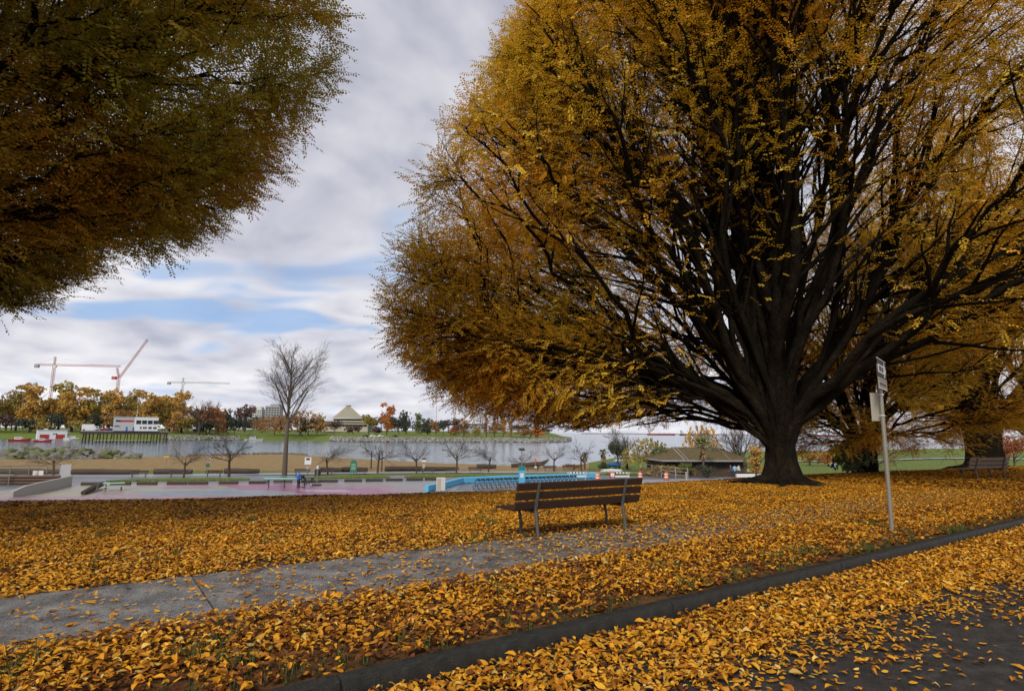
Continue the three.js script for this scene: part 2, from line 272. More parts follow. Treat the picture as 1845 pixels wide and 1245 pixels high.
{
  const R = rng(2024), inView = (x, z, m = 2.2) => -z > 1.2 && Math.abs(x) < -z * 0.9 + m;
  const road = [], verge = [], pave = [], lawn = [];
  const drift = (u) => 0.95 + 0.45 * PN.noise(u * 0.5, 3, 1) + 0.25 * PN.noise(u * 1.7, 8, 1) + 0.9 * sstep(6, 13, u);   // width of the drift in the gutter
  for (let k = 0; k < 210000; k++) {
    const u = lerp(-9, 26, R()), v = lerp(-0.5, 3.67, R()), [x, z] = uv2(u, v); if (!inView(x, z)) continue;
    const d = (3.67 - v) / drift(u), n = fbm(u * 0.9, v * 0.9, 4, 3);
    let p = d < 1 ? 1 : 0.34 * Math.exp(-(d - 1) * 1.7) + 0.055 + 0.05 * sstep(6, 14, u); p *= d < 0.8 ? 1 : 0.75 + n * 1.6;
    if (R() < p) road.push([x, 0.012 + (d < 1 ? R() * 0.055 * (1 - d * 0.6) : R() * 0.012), z, d < 1 ? 1.0 : 0.4, leafTone(R, d < 1 ? 0.11 - n * 0.2 : 0.10)]);
  }
  for (let k = 0; k < 84000; k++) {
    const u = lerp(-10, 30, R()), v = lerp(3.80, 5.45, R()), [x, z] = uv2(u, v); if (!inView(x, z)) continue;
    const edge = sstep(3.8, 4.5, v), n = fbm(u * 1.3, v * 1.3, 9, 3);
    if (v < 3.86 && R() < 0.9) continue;
    if (R() < (0.42 + 0.6 * edge + n * 1.3) * (v > 5.28 ? 0.5 : 1)) verge.push([x, 0.135 + 0.02 * (v - 3.8) + R() * 0.04, z, 0.9, leafTone(R, 0.56 - 0.34 * edge - n * 0.4)]);
  }
  for (let k = 0; k < 62000; k++) {
    const u = lerp(-8, 30, R()), v = lerp(WALK[0], WALK[1], R()), [x, z] = uv2(u, v); if (!inView(x, z)) continue;
    const n = fbm(u * 1.1, v * 1.1, 14, 3); let p = 0.12 + 0.10 * sstep(3, 6, u) + 0.45 * sstep(5.5, 9.5, u) + n * 0.22; p += 0.25 * sstep(0.3, 0, v - WALK[0]);
    if (R() < p) pave.push([x, 0.172 + R() * 0.012, z, 0.4, leafTone(R, 0.08)]);
  }
  const bare = (x, z) => { const du = toU(x - 1.0, z + 9.1), dv = toV(x - 1.0, z + 9.1); return Math.exp(-((du / 2.3) ** 2) - ((dv / 0.85) ** 2)); };   // trodden earth round the bench
  for (let k = 0; k < 520000; k++) {
    const u = lerp(-9, 22, R()), v = 6.98 + 9.2 * Math.pow(R(), 0.9), [x, z] = uv2(u, v); if (!inView(x, z)) continue;
    const n = fbm(x * 0.8, z * 0.8, 19, 3); let p = 0.78 + n * 1.2; p *= 1 - 0.8 * bare(x, z);
    if (R() < p) lawn.push([x, lawnY(x, z) + 0.01 + R() * 0.03, z, 0.7, leafTone(R, 0.09 - n * 0.3)]);
  }
  scatter('road_leaves', 'yellow leaves drifted in the gutter and strewn on the asphalt', road);
  scatter('verge_leaves', 'brown and yellow leaves on the strip between kerb and pavement', verge);
  scatter('pavement_leaves', 'scattered yellow leaves lying on the grey pavement slabs', pave);
  scatter('lawn_leaves', 'carpet of amber leaves covering the lawn round the bench', lawn);
  // farther off: patches of some forty leaves each
  const patches = [0, 1, 2].map((s) => {
    const A = new Acc(), r2 = rng(300 + s);
    for (let k = 0; k < 90; k++) {
      const a = r2() * 6.283, d = Math.sqrt(r2()) * 0.42, cx = Math.cos(a) * d, cz = Math.sin(a) * d, y = r2() * 0.05, t = r2() * 6.283, L = 0.04 * (0.8 + r2() * 0.5), W = 0.024 * (0.8 + r2() * 0.5), tone = leafTone(r2, 0.08), ti = (r2() - 0.5) * 0.9, tj = (r2() - 0.5) * 0.9;
      const P = (a1, b1) => V(cx + Math.cos(t) * a1 - Math.sin(t) * b1, y + a1 * ti + b1 * tj + 0.03, cz + Math.sin(t) * a1 + Math.cos(t) * b1);
      A.tri(P(-L, 0), P(0, W), P(L, 0), tone); A.tri(P(-L, 0), P(L, 0), P(0, -W), tone);
    }
    return A.geo();
  });
  const root = thing('bank_leaves', 'carpet of fallen leaves under the big trees to the brow', 'leaves'); root.userData.kind = 'stuff';
  const lots = [[], [], []];
  for (let k = 0; k < 42000; k++) {
    const u = lerp(-24, 66, R()), v = R() < 0.4 ? lerp(1.6, 14.5, R()) : 14.5 + 24 * R(), [x, z] = uv2(u, v), s = crest(x, z); if (s > 9 || v < 15.6 && u < 20.5 && u > -8.2 || v < 14.5 && u < 20 || v > 3.6 && v < 3.9 || v < 3 && R() < 0.6) continue;
    lots[k % 3].push([x, z, R() * 6.283, 0.8 + R() * 0.5, 0.78 + 0.3 * R() + 0.2 * fbm(x * 0.3, z * 0.3, 5, 3)]);
  }
  lots.forEach((L, k) => {
    const im = new THREE.InstancedMesh(patches[k], patchMat, L.length), m4 = new THREE.Matrix4(), q = new THREE.Quaternion(), c = new THREE.Color(); im.name = 'leaf_layer'; im.userData.kind = 'stuff'; im.castShadow = im.receiveShadow = true;
    L.forEach(([x, z, a, s, b], i) => { const e = 0.6, sx = (lawnY(x + e, z) - lawnY(x - e, z)) / (2 * e), sz = (lawnY(x, z + e) - lawnY(x, z - e)) / (2 * e); q.setFromUnitVectors(V(0, 1, 0), V(-sx, 1, -sz).normalize()).multiply(new THREE.Quaternion().setFromAxisAngle(V(0, 1, 0), a)); const vv = toV(x, z); m4.compose(V(x, vv < 3.7 ? 0.0 : vv < 7 ? 0.14 : lawnY(x, z), z), q, V(s, s, s)); im.setMatrixAt(i, m4); im.setColorAt(i, c.setRGB(b, b, b)); });
    root.add(im);
  });
  // grass showing through
  const G = new Acc(), r3 = rng(8);
  for (let k = 0; k < 9; k++) { const a = r3() * 6.283, h = 0.05 + r3() * 0.07, b = V(Math.cos(a) * 0.02, 0, Math.sin(a) * 0.02), s = V(-Math.sin(a) * 0.004, 0, Math.cos(a) * 0.004), l = 0.02 + r3() * 0.05, t = V(Math.cos(a) * l, h, Math.sin(a) * l); G.tri(b.clone().sub(s), b.clone().add(s), t); }
  const spots = [];
  for (let k = 0; k < 60000; k++) {
    const u = lerp(-9, 24, R()), v = R() < 0.45 ? lerp(3.83, 5.25, R()) : lerp(7.03, 15, R()), [x, z] = uv2(u, v); if (!inView(x, z)) continue;
    const n = fbm(x * 1.1, z * 1.1, 33, 3), p = sstep(0.12, 0.4, n) + (v < 4.1 ? 0.12 : 0) + (Math.abs(v - 7.05) < 0.1 ? 0.25 : 0);
    if (R() < p * 0.5) spots.push([x, v < 6 ? 0.125 : lawnY(x, z), z]);
  }
  const im = new THREE.InstancedMesh(G.geo(), mat([0.06, 0.085, 0.014], 0.8, { side: THREE.DoubleSide }), spots.length), m4 = new THREE.Matrix4(), q = new THREE.Quaternion();
  spots.forEach(([x, y, z], i) => { const s = 0.7 + R() * 0.8; m4.compose(V(x, y, z), q.setFromAxisAngle(V(0, 1, 0), R() * 6.283), V(s, s, s)); im.setMatrixAt(i, m4); });
  im.name = 'grass_tufts'; tag(im, 'short green grass tufts poking through the fallen leaves', 'grass', undefined, 'stuff'); im.castShadow = im.receiveShadow = true; scene.add(im);
}

// ------------------------------------------------------------------ the big hornbeams
function spray(seed, n, len, leaf) {                                           // a flat two-ranked leafy twig along +x
  const R = rng(seed), A = new Acc();
  for (let k = 0; k < n; k++) {
    const t = (k + 0.6) / n, side = k % 2 ? 1 : -1, b = V(t * len, (R() - 0.5) * 0.03, 0), an = side * (0.75 + R() * 0.5) * (k === n - 1 ? 0.2 : 1), L = leaf * (0.75 + R() * 0.45), W = L * (0.52 + R() * 0.12);
    const f = V(Math.cos(an), -0.15 - R() * 0.45, Math.sin(an)).normalize(), s = V(-Math.sin(an), (R() - 0.5) * 0.7, Math.cos(an)).normalize(), nn = f.clone().cross(s).normalize();
    const P = (a, w, h = 0) => b.clone().addScaledVector(f, a * L + 0.008).addScaledVector(s, w * W).addScaledVector(nn, h * L);
    const v = 0.78 + R() * 0.44, col = [v * (0.95 + R() * 0.1), v * (0.82 + R() * 0.3), v * (0.6 + R() * 0.8)], h = (R() - 0.5) * 0.3;
    const p0 = P(0, 0), a1 = P(0.32, 0.44, h), a2 = P(0.72, 0.34, h), p1 = P(1, 0, -0.05), b1 = P(0.32, -0.44, h), b2 = P(0.72, -0.34, h);
    A.tri(p0, p1, a1, col); A.tri(a1, p1, a2, col); A.tri(p0, b1, p1, col); A.tri(b1, b2, p1, col);
  }
  return A.geo();
}
const SPRAY = [spray(51, 15, 0.46, 0.074), spray(52, 12, 0.38, 0.07), spray(53, 16, 0.5, 0.076)];
const bez = (a, b, c, d, n) => { const out = []; for (let i = 0; i <= n; i++) { const t = i / n, s = 1 - t; out.push(V(0, 0, 0).addScaledVector(a, s * s * s).addScaledVector(b, 3 * s * s * t).addScaledVector(c, 3 * s * t * t).addScaledVector(d, t * t * t)); } return out; };
function wiggle(pts, R, amp) { for (let i = 1; i < pts.length - 1; i++) { pts[i].x += (R() - 0.5) * amp; pts[i].y += (R() - 0.5) * amp; pts[i].z += (R() - 0.5) * amp; } return pts; }
const along = (pts, t) => { const f = t * (pts.length - 1), i = Math.min(pts.length - 2, Math.floor(f)); return [pts[i].clone().lerp(pts[i + 1], f - i), pts[i + 1].clone().sub(pts[i]).normalize()]; };
function turned(d, ang, R) { const p = V(R() - 0.5, R() - 0.5, R() - 0.5).cross(d).normalize(); return d.clone().multiplyScalar(Math.cos(ang)).addScaledVector(p, Math.sin(ang)); }
function trunkGeo(prof, seed, lobes, rootAmp) {                                // fluted trunk with spreading roots; prof: [height, radius]
  const R = rng(seed), ph = Array.from({ length: 7 }, () => R() * 6.28), rows = 34, seg = 56, top = prof[prof.length - 1][0], bot = prof[0][0];
  return (() => {
    const p = [], uv = [], idx = [];
    for (let j = 0; j <= rows; j++) {
      const h = lerp(bot, top, j / rows), r0 = lookup(prof, h), low = Math.exp(-Math.max(0, h) / 0.3);
      for (let i = 0; i <= seg; i++) {
        const a = (i / seg) * Math.PI * 2; let r = r0 * (1 + 0.055 * Math.sin(a * 5 + ph[0]) + 0.045 * Math.sin(a * 9 + ph[1] + h) + 0.05 * PN.noise(Math.cos(a) * 2.5, h * 1.6, Math.sin(a) * 2.5 + seed));
        const root = Math.max(0, Math.sin(a * lobes / 2 + ph[2])) ** 4 * (0.6 + 0.4 * Math.sin(a + ph[3])) + Math.max(0, Math.sin(a * 3.5 + ph[4])) ** 6 * 0.5; r += rootAmp * root * low;
        p.push(Math.cos(a) * r, h, Math.sin(a) * r); uv.push((i / seg) * 4, h);
      }
    }
    for (let j = 0; j < rows; j++) for (let i = 0; i < seg; i++) { const a = j * (seg + 1) + i, b = a + seg + 1; idx.push(a, b, a + 1, b, b + 1, a + 1); }
    const c = p.length / 3; p.push(0, top + 0.35, 0); uv.push(0, top); for (let i = 0; i < seg; i++) idx.push(c - seg - 1 + i, c, c - seg + i);
    const g = new THREE.BufferGeometry(); g.setAttribute('position', new THREE.Float32BufferAttribute(p, 3)); g.setAttribute('uv', new THREE.Float32BufferAttribute(uv, 2)); g.setIndex(idx); g.computeVertexNormals(); return g;
  })();
}
function hornbeam(name, label, pos, o) {
  const R = rng(o.seed), root = thing(name, label, 'tree', pos, 0, 'big hornbeams in yellow leaf'), sprays = [];
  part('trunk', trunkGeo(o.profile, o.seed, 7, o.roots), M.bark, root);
  for (let k = 0; k < 8; k++) {                                               // surface roots running out from the flare
    const a = k * 0.785 + R() * 0.6, L = 0.9 + R() * 1.0, r = o.waist * 1.05, b = a + (R() - 0.5) * 0.7, P = (t, y, an) => V(Math.cos(an) * (r + L * t), y, Math.sin(an) * (r + L * t));
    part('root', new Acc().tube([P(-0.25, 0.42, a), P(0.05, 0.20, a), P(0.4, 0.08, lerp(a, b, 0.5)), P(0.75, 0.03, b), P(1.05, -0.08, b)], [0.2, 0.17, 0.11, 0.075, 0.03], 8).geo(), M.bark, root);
  }
  const forkH = o.profile[o.profile.length - 1][0], heights = o.envelope, hTop = heights[heights.length - 1][0], hLow = heights[0][0];
  let az = R() * 6.28;
  const leafy = (p, d) => { if (o.skirt && p.y < o.skirt + 0.5 * PN.noise(p.x * 0.4, 1, p.z * 0.4) && R() < 0.92) return; if (o.hollow && Math.hypot(p.x, p.z) < o.hollow && p.y < 13 && R() < 0.72) return; if (o.raise && p.y < o.raise[2] - 1.4) { const a3 = Math.atan2(p.z, p.x) - o.raise[0]; if (Math.abs(Math.atan2(Math.sin(a3), Math.cos(a3))) < o.raise[1] && Math.hypot(p.x, p.z) > 2) return; } if (o.openTo) { const a2 = Math.atan2(p.z, p.x) - o.open, ca = Math.abs(Math.atan2(Math.sin(a2), Math.cos(a2))); if (ca > 2.0 && p.y > 5 && R() < o.thin) return; if (Math.hypot(p.x, p.z) > 2.2 && R() < Math.max(0.66 * sstep(1.1, 0.6, ca) * sstep(17, 12, p.y), 0.97 * sstep(0.95, 0.8, ca) * sstep(6.8, 5.8, p.y) * sstep(3.2, 4.2, Math.hypot(p.x, p.z)))) return; } if (Math.hypot(p.x, p.z) < lookup(heights, Math.max(hLow, p.y)) * 1.04 + 0.2 * R()) sprays.push([p, d]); };
  const more = o.extra ? o.extra[2] : 0;
  for (let k = 0; k < o.limbs + more; k++) {
    az += 2.399963 + (R() - 0.5) * 0.5; if (k >= o.limbs) az = o.extra[0] + (((k - o.limbs) * 0.618) % 1 - 0.5) * 2 * o.extra[1];
    // limb ends spread over the crown's outside: more on the wide middle
    let f = k >= o.limbs ? 0.7 * (k - o.limbs + R()) / more : (k + R()) / o.limbs, h = lerp(hLow, hTop * 0.99, Math.pow(f, o.lift ?? 0.95));
    const side = (a) => o.raise && Math.abs(Math.atan2(Math.sin(a - o.raise[0]), Math.cos(a - o.raise[0]))) < o.raise[1]; if (side(az) && h < o.raise[2]) h = o.raise[2] + R() * 4;
    const shut = (a) => o.openTo && Math.abs(Math.atan2(Math.sin(a - o.open), Math.cos(a - o.open))) < 0.85;
    if (shut(az) && h < o.openTo && R() < (h < 8 ? 1 : o.openP)) h = lerp(o.openTo, hTop, R() * 0.9);
    const r = lookup(heights, h) * (0.93 + R() * 0.08), end = V(Math.cos(az) * r, h, Math.sin(az) * r), flat = r / (r + Math.max(0, h - 2)), len = Math.hypot(r, h - 1.5);
    const r0 = o.waist * (0.2 + 0.4 * flat), st = V(Math.cos(az) * r0, forkH - 1.0 + R() * 0.4, Math.sin(az) * r0);
    const up = lerp(1.0, 1.25, flat), d0 = V(Math.cos(az) * (0.2 + 0.8 * flat), up, Math.sin(az) * (0.2 + 0.8 * flat)).normalize();
    const d1 = V(Math.cos(az) * (0.5 + flat), lerp(0.9, h < 4.5 ? -0.35 : 0.25, flat), Math.sin(az) * (0.5 + flat)).normalize();
    const A = new Acc(), R0 = (0.065 + 0.11 * Math.pow(R(), 1.6)) * lerp(1.1, 0.72, sstep(0.5, 0.85, flat)) * (o.thick ?? 1) * lerp(0.75, 1.1, Math.min(1, len / 14));
    const stem = (from, dirA, to, dirB, L, rad, hh, aa, t00, flare = 0, share = 1) => {
      const pts = wiggle(bez(from, from.clone().addScaledVector(dirA, L * 0.3), to.clone().addScaledVector(dirB, -L * 0.3), to, 16), R, 0.2), ph = R() * 6, ph2 = R() * 6;
      pts.forEach((q, i) => { const w = Math.sin((i / 16) * Math.PI) * 0.02 * L; q.x += Math.sin(i * 0.7 + ph) * w; q.z += Math.cos(i * 0.8 + ph2) * w; q.y += Math.sin(i * 0.9 + ph2) * w * 0.6; });
      const radAt = (t) => rad * (Math.pow(1 - t, 0.8) + flare * Math.exp(-t / 0.06)) + 0.012; A.tube(pts, radAt, 8);
      const nb = Math.round(o.branches * share * (0.8 + R() * 0.4));
      for (let b = 0; b < nb; b++) {
        const t = t00 + (1 - t00) * Math.pow((b + R()) / nb, 0.85), [p, d] = along(pts, Math.min(0.995, t));
        let L2 = L * lerp(0.32, 0.14, t) * (0.65 + R() * 0.7); const dd = turned(d, 0.38 + R() * 0.5, R);
        dd.y += hh < 5 ? -0.08 : 0.12; dd.addScaledVector(V(Math.cos(aa), 0, Math.sin(aa)), 0.25).normalize();
        const out = (q) => Math.hypot(q.x, q.z) > lookup(heights, Math.max(hLow, q.y)) * 1.02; if (out(p.clone().addScaledVector(dd, L2))) L2 *= 0.5; if (out(p.clone().addScaledVector(dd, L2)) || (o.skirt && p.y + dd.y * L2 < o.skirt - 0.15)) continue;
        const e2 = p.clone().addScaledVector(dd, L2), d2 = dd.clone().addScaledVector(d, 0.6).normalize(); if (hh < 6.5) d2.y -= 0.25;
        const pt2 = wiggle(bez(p, p.clone().addScaledVector(dd, L2 * 0.4), e2.clone().addScaledVector(d2, -L2 * 0.2), e2, 6), R, 0.09);
        const r2 = Math.min(radAt(t) * 0.6, 0.055); A.tube(pt2, (s) => r2 * (1 - s) + 0.005, 5);
        const n3 = Math.round(o.twigs * (0.7 + R() * 0.6) * lerp(0.6, 1.15, t));
        for (let c = 0; c < n3; c++) {
          const s = 0.12 + 0.88 * (c + R()) / n3, [q, e] = along(pt2, Math.min(0.995, s)), L3 = (0.5 + R() * 0.9) * lerp(1.15, 0.7, s), tw = turned(e, 0.5 + R() * 0.5, R); tw.y -= 0.05; tw.normalize();
          const m = q.clone().addScaledVector(tw, L3 * 0.5), n = q.clone().addScaledVector(tw, L3); n.y -= 0.06 * L3; m.y += 0.02; if (out(n) || (o.skirt && n.y < o.skirt - 0.1)) continue; const r3 = 0.0055 + 0.004 * R();
          A.tube([q, m, n], [r3, r3 * 0.7, 0.0025], 3);
          if (R() < (o.bareTips && to.y > 9 ? o.bareTips : 0)) continue;
          const ns = Math.max(2, Math.round(L3 * o.density * (0.6 + 0.8 * R())));
          for (let z = 0; z < ns; z++) { const w = (z + 0.3 + R() * 0.5) / ns, pp = w < 0.5 ? q.clone().lerp(m, w * 2) : m.clone().lerp(n, w * 2 - 1); leafy(pp, z === ns - 1 ? tw.clone() : turned(tw, 0.5 + R() * 0.45, R)); }
        }
      }
      return [pts, radAt];
    };
    const [main, mr] = stem(st, d0, end, d1, len, R0, h, az, 0.22, 0.42);
    for (let q = 0; q < o.forks + o.tips; q++) {                                 // each limb forks low into others nearly as strong, and again near its end
      const tip = q >= o.forks, t0 = tip ? 0.45 + 0.33 * R() : 0.14 + 0.3 * R(), [p, d] = along(main, t0), az2 = az + (R() - 0.5) * (tip ? 0.7 : 1.1), h2 = Math.min(hTop * 0.98, Math.max(shut(az2) ? 8.5 : side(az2) ? o.raise[2] : hLow, h + (R() - 0.45) * (tip ? 4.5 : 5.5))), rr = lookup(heights, h2) * (0.9 + R() * 0.09), e = V(Math.cos(az2) * rr, h2, Math.sin(az2) * rr);
      const fl = rr / (rr + Math.max(0, h2 - 2)), L = p.distanceTo(e), da = turned(d, 0.12 + R() * 0.2, R), db = V(Math.cos(az2) * (0.5 + fl), lerp(0.9, h2 < 4.5 ? -0.35 : 0.25, fl), Math.sin(az2) * (0.5 + fl)).normalize();
      stem(p.clone().addScaledVector(d, -0.12), da, e, db, L, mr(t0) * (0.55 + 0.25 * R()), h2, az2, 0.12, 0, tip ? 0.62 : 1);
    }
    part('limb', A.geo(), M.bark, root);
  }
  const lots = SPRAY.map(() => []); sprays.forEach((s, i) => lots[i % SPRAY.length].push(s));
  const crown = new THREE.Group(); crown.name = 'crown'; root.add(crown);
  lots.forEach((L, k) => {
    const im = new THREE.InstancedMesh(SPRAY[k], o.leaf, L.length), m4 = new THREE.Matrix4(), X = V(0, 0, 0), Y = V(0, 0, 0), Z = V(0, 0, 0), c = new THREE.Color(); im.name = 'foliage'; im.userData.kind = 'stuff'; im.castShadow = im.receiveShadow = true;
    L.forEach(([p, d], i) => {
      X.copy(d); X.y = X.y * 0.6 - 0.05; X.normalize(); Z.set(-X.z, (R() - 0.5) * 0.5, X.x); Z.addScaledVector(X, -Z.dot(X)).normalize(); Y.crossVectors(Z, X); const s = 0.82 + R() * 0.4;
      m4.makeBasis(X, Y, Z).scale(V(s, s, s)).setPosition(p); im.setMatrixAt(i, m4);
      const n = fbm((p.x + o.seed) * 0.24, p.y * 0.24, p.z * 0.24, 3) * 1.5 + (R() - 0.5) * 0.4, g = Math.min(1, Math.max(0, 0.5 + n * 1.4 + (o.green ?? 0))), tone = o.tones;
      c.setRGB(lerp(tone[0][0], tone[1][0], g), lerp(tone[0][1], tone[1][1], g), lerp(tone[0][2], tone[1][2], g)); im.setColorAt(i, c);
    });
    crown.add(im);
  });
  return [root, sprays.length];
}
const hornLeaf = leafMat([1, 1, 1]);
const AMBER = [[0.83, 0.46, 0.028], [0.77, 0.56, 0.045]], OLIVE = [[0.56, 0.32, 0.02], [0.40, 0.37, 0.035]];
const mainProfile = [[-0.15, 0.74], [0, 0.66], [0.3, 0.51], [0.75, 0.43], [1.2, 0.41], [1.5, 0.46], [1.75, 0.50], [1.95, 0.40], [2.1, 0.15]];
const treeAt = (px, py, dy = 0) => { const p = on(px, py, 0.2); p.y = lawnY(p.x, p.z) + dy; return p; };
const mainPos = treeAt(1411, 868, -0.02);
const camAz = Math.atan2(-mainPos.z, -mainPos.x);
console.log('main', hornbeam('hornbeam_tree', 'huge amber hornbeam with a dark fluted trunk behind the wooden bench', mainPos, {
  seed: 12, profile: mainProfile, roots: 0.5, waist: 0.42, limbs: 38, forks: 2, tips: 3, branches: 14, twigs: 11, density: 4.7, thick: 1.0, lift: 1.3, open: camAz, hollow: 3.2, extra: [Math.PI - 0.1, 0.75, 16], thin: 0.82, skirt: 1.85, raise: [0.25, 1.0, 5.4], openTo: 12.5, openP: 0.9, leaf: hornLeaf, tones: AMBER, bareTips: 0.03,
  envelope: [[1.6, 7.8], [2.3, 10.2], [4, 11.9], [5.5, 12.2], [7.7, 11.6], [10, 10.7], [12.3, 9.5], [14.8, 8.1], [18, 5.2], [20.5, 2.2], [21.5, 0.6]],
})[1]);
const leftPos = V(-15, lawnY(-15, -9) - 0.02, -9);
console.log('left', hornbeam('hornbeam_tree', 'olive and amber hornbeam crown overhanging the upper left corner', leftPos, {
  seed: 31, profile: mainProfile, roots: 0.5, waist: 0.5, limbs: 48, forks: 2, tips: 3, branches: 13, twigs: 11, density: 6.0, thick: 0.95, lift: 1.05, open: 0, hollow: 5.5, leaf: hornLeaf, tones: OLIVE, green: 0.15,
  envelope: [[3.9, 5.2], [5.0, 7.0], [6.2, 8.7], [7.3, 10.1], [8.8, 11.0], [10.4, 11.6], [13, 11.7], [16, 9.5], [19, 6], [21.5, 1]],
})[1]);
const [backTree, backN] = hornbeam('hornbeam_tree', 'amber hornbeam standing behind the weathered bench by the kerb', treeAt(1775, 834, -0.05), {
  seed: 57, profile: [[-0.15, 1.0], [0, 0.95], [0.4, 0.86], [1.2, 0.80], [2.2, 0.82], [2.6, 0.72], [2.9, 0.3]], roots: 0.4, waist: 0.75, limbs: 26, forks: 2, tips: 1, branches: 12, twigs: 9, density: 4.6, thick: 1.1, lift: 1.15, open: 0, leaf: hornLeaf, tones: AMBER, green: 0.05,
  envelope: [[2.6, 7.5], [3.6, 9.8], [5, 10.8], [8, 11], [11, 10], [14, 8.4], [17, 6], [19.5, 3], [20.5, 0.6]],
});
console.log('back', backN);
copy(backTree, treeAt(1562, 846, -0.2), 2.1, 'smaller amber hornbeam with an ivy bush at its foot', 0.55);
copy(backTree, V(41, lawnY(41, -46), -46), 4.0, 'amber hornbeam crown at the edge beyond the weathered bench', 0.95);

// ------------------------------------------------------------------ the lower ground, beach, water and far shore
const LOW = -4.6, SEA = -6.0;
const pxDir = (px) => (px - 922.5) / FOCAL;
const shoreTab = [[-2500, 150], [-200, 150], [120, 165], [400, 186], [517, 205], [572, 190], [665, 168], [800, 151], [924, 143], [1012, 138], [1040, 150], [1100, 176], [1340, 250], [1600, 295], [1900, 330], [4000, 420]];
const sandEnd = 1060;
const fan = (p0, p1, n, d0, d1, m, yf) => grid(n, m, (a, b) => { const px = lerp(p0, p1, a), lo = typeof d0 === 'function' ? d0(px) : d0, hi = typeof d1 === 'function' ? d1(px) : d1, d = lerp(lo, hi, b); return [pxDir(px) * d, yf(px, d, b), -d]; });
structure('lower_ground', fan(-2500, 4200, 90, 36, 96, 20, (px, d) => LOW - 0.06 - 0.05 * sstep(50, 36, d)), M.grass);
structure('beach', fan(-2500, sandEnd, 120, 95.5, (px) => lookup(shoreTab, px) + 14, 26, (px, d, b) => { const s = lookup(shoreTab, px), t = (d - 95.5) / (s - 95.5); return LOW - 0.055 - t * t * 1.36 - 0.03 * t + 0.06 * PN.noise(px * 0.03, 0, d * 0.3) * sstep(0, 0.2, t); }), M.sand);
structure('shore_lawn', fan(sandEnd, 4200, 70, 95.5, (px) => lookup(shoreTab, px) + 10, 26, (px, d) => { const s = lookup(shoreTab, px), t = (d - 95.5) / (s - 95.5), k = sstep(1480, 1720, px); const j = sstep(1060, 1130, px); return LOW - 0.055 - lerp(t * t * 1.36 + 0.03 * t, sstep(0.85, 1.05, t) * 1.9, j) + k * 1.6 * Math.sin(Math.min(1, t) * Math.PI) + 0.1 * PN.noise(px * 0.01, 0, d * 0.05); }), M.grass);
structure('water', grid(2, 2, (a, b) => [lerp(-16000, 16000, a), SEA, lerp(-90, -22000, b)]), M.water);
structure('parking_lot', grid(6, 4, (a, b) => [lerp(-95, 60, a), LOW, lerp(-46, -88, b) - lerp(-8, 6, a)]), M.wetLot);
// wet tarmac painted with a bright ground mural
{
  const c = document.createElement('canvas'); c.width = 1024; c.height = 512; const x = c.getContext('2d'), R = rng(77);
  x.fillStyle = '#a9a7a4'; x.fillRect(0, 0, 1024, 512);
  const blob = (col, pts) => { x.fillStyle = col; x.beginPath(); x.moveTo(pts[0][0], pts[0][1]); for (let i = 1; i < pts.length; i++) { const p = pts[i - 1], q = pts[i]; x.quadraticCurveTo(p[0] + (q[0] - p[0]) * 0.3, q[1], q[0], q[1]); } x.closePath(); x.fill(); };
  blob('#c9b48a', [[0, 60], [250, 40], [470, 120], [420, 300], [180, 380], [0, 330]]);
  blob('#c47a86', [[150, 40], [520, 10], [840, 110], [1010, 260], [760, 300], [560, 190], [340, 110]]);
  blob('#c2417f', [[430, 110], [620, 90], [830, 210], [960, 330], [700, 380], [520, 250]]);
  blob('#c58a92', [[0, 350], [300, 330], [700, 380], [1000, 420], [900, 512], [0, 512]]); blob('#79a9be', [[330, 300], [470, 262], [640, 318], [520, 372], [340, 372]]);
  blob('#cdbf8e', [[60, 300], [240, 310], [300, 400], [80, 430]]);
  blob('#b83f78', [[700, 330], [900, 380], [1010, 480], [640, 500]]);
  blob('#ddd3d6', [[640, 240], [760, 250], [820, 300], [690, 300]]);
  blob('#c96f86', [[300, 130], [420, 140], [440, 190], [320, 200]]);
  x.fillStyle = 'rgba(150,148,146,0.38)'; x.fillRect(0, 0, 1024, 512);
  for (let k = 0; k < 240; k++) { x.fillStyle = `rgba(${k % 3 ? '86,86,88' : '190,188,184'},${0.1 + R() * 0.25})`; x.beginPath(); x.ellipse(R() * 1024, R() * 512, 4 + R() * 26, 2 + R() * 9, R() * 3, 0, 7); x.fill(); }
  for (let k = 0; k < 2600; k++) { x.fillStyle = `rgba(70,70,72,${0.04 + R() * 0.12})`; x.fillRect(R() * 1024, R() * 512, 1 + R() * 5, 1 + R() * 2.5); }
  const t = new THREE.CanvasTexture(c); t.colorSpace = THREE.SRGBColorSpace;
  const A = on(95, 873, LOW + 0.004), B = on(800, 866, LOW + 0.004), g = grid(8, 6, (a, b) => { const z = lerp(lerp(A.z, B.z, a), -54, b); return [lerp(-52, -6, a), LOW + 0.004, z]; }), u = g.attributes.uv, p = g.attributes.position;
  for (let i = 0; i < u.count; i++) u.setXY(i, (p.getX(i) + 52) / 46, 1 - (lerp(A.z, B.z, (p.getX(i) + 52) / 46) - p.getZ(i)) / (lerp(A.z, B.z, (p.getX(i) + 52) / 46) + 54));
  structure('ground_mural', g, mat([0.6, 0.6, 0.6], 0.45, { map: t, roughnessMap: M.wetLot.roughnessMap }));
}
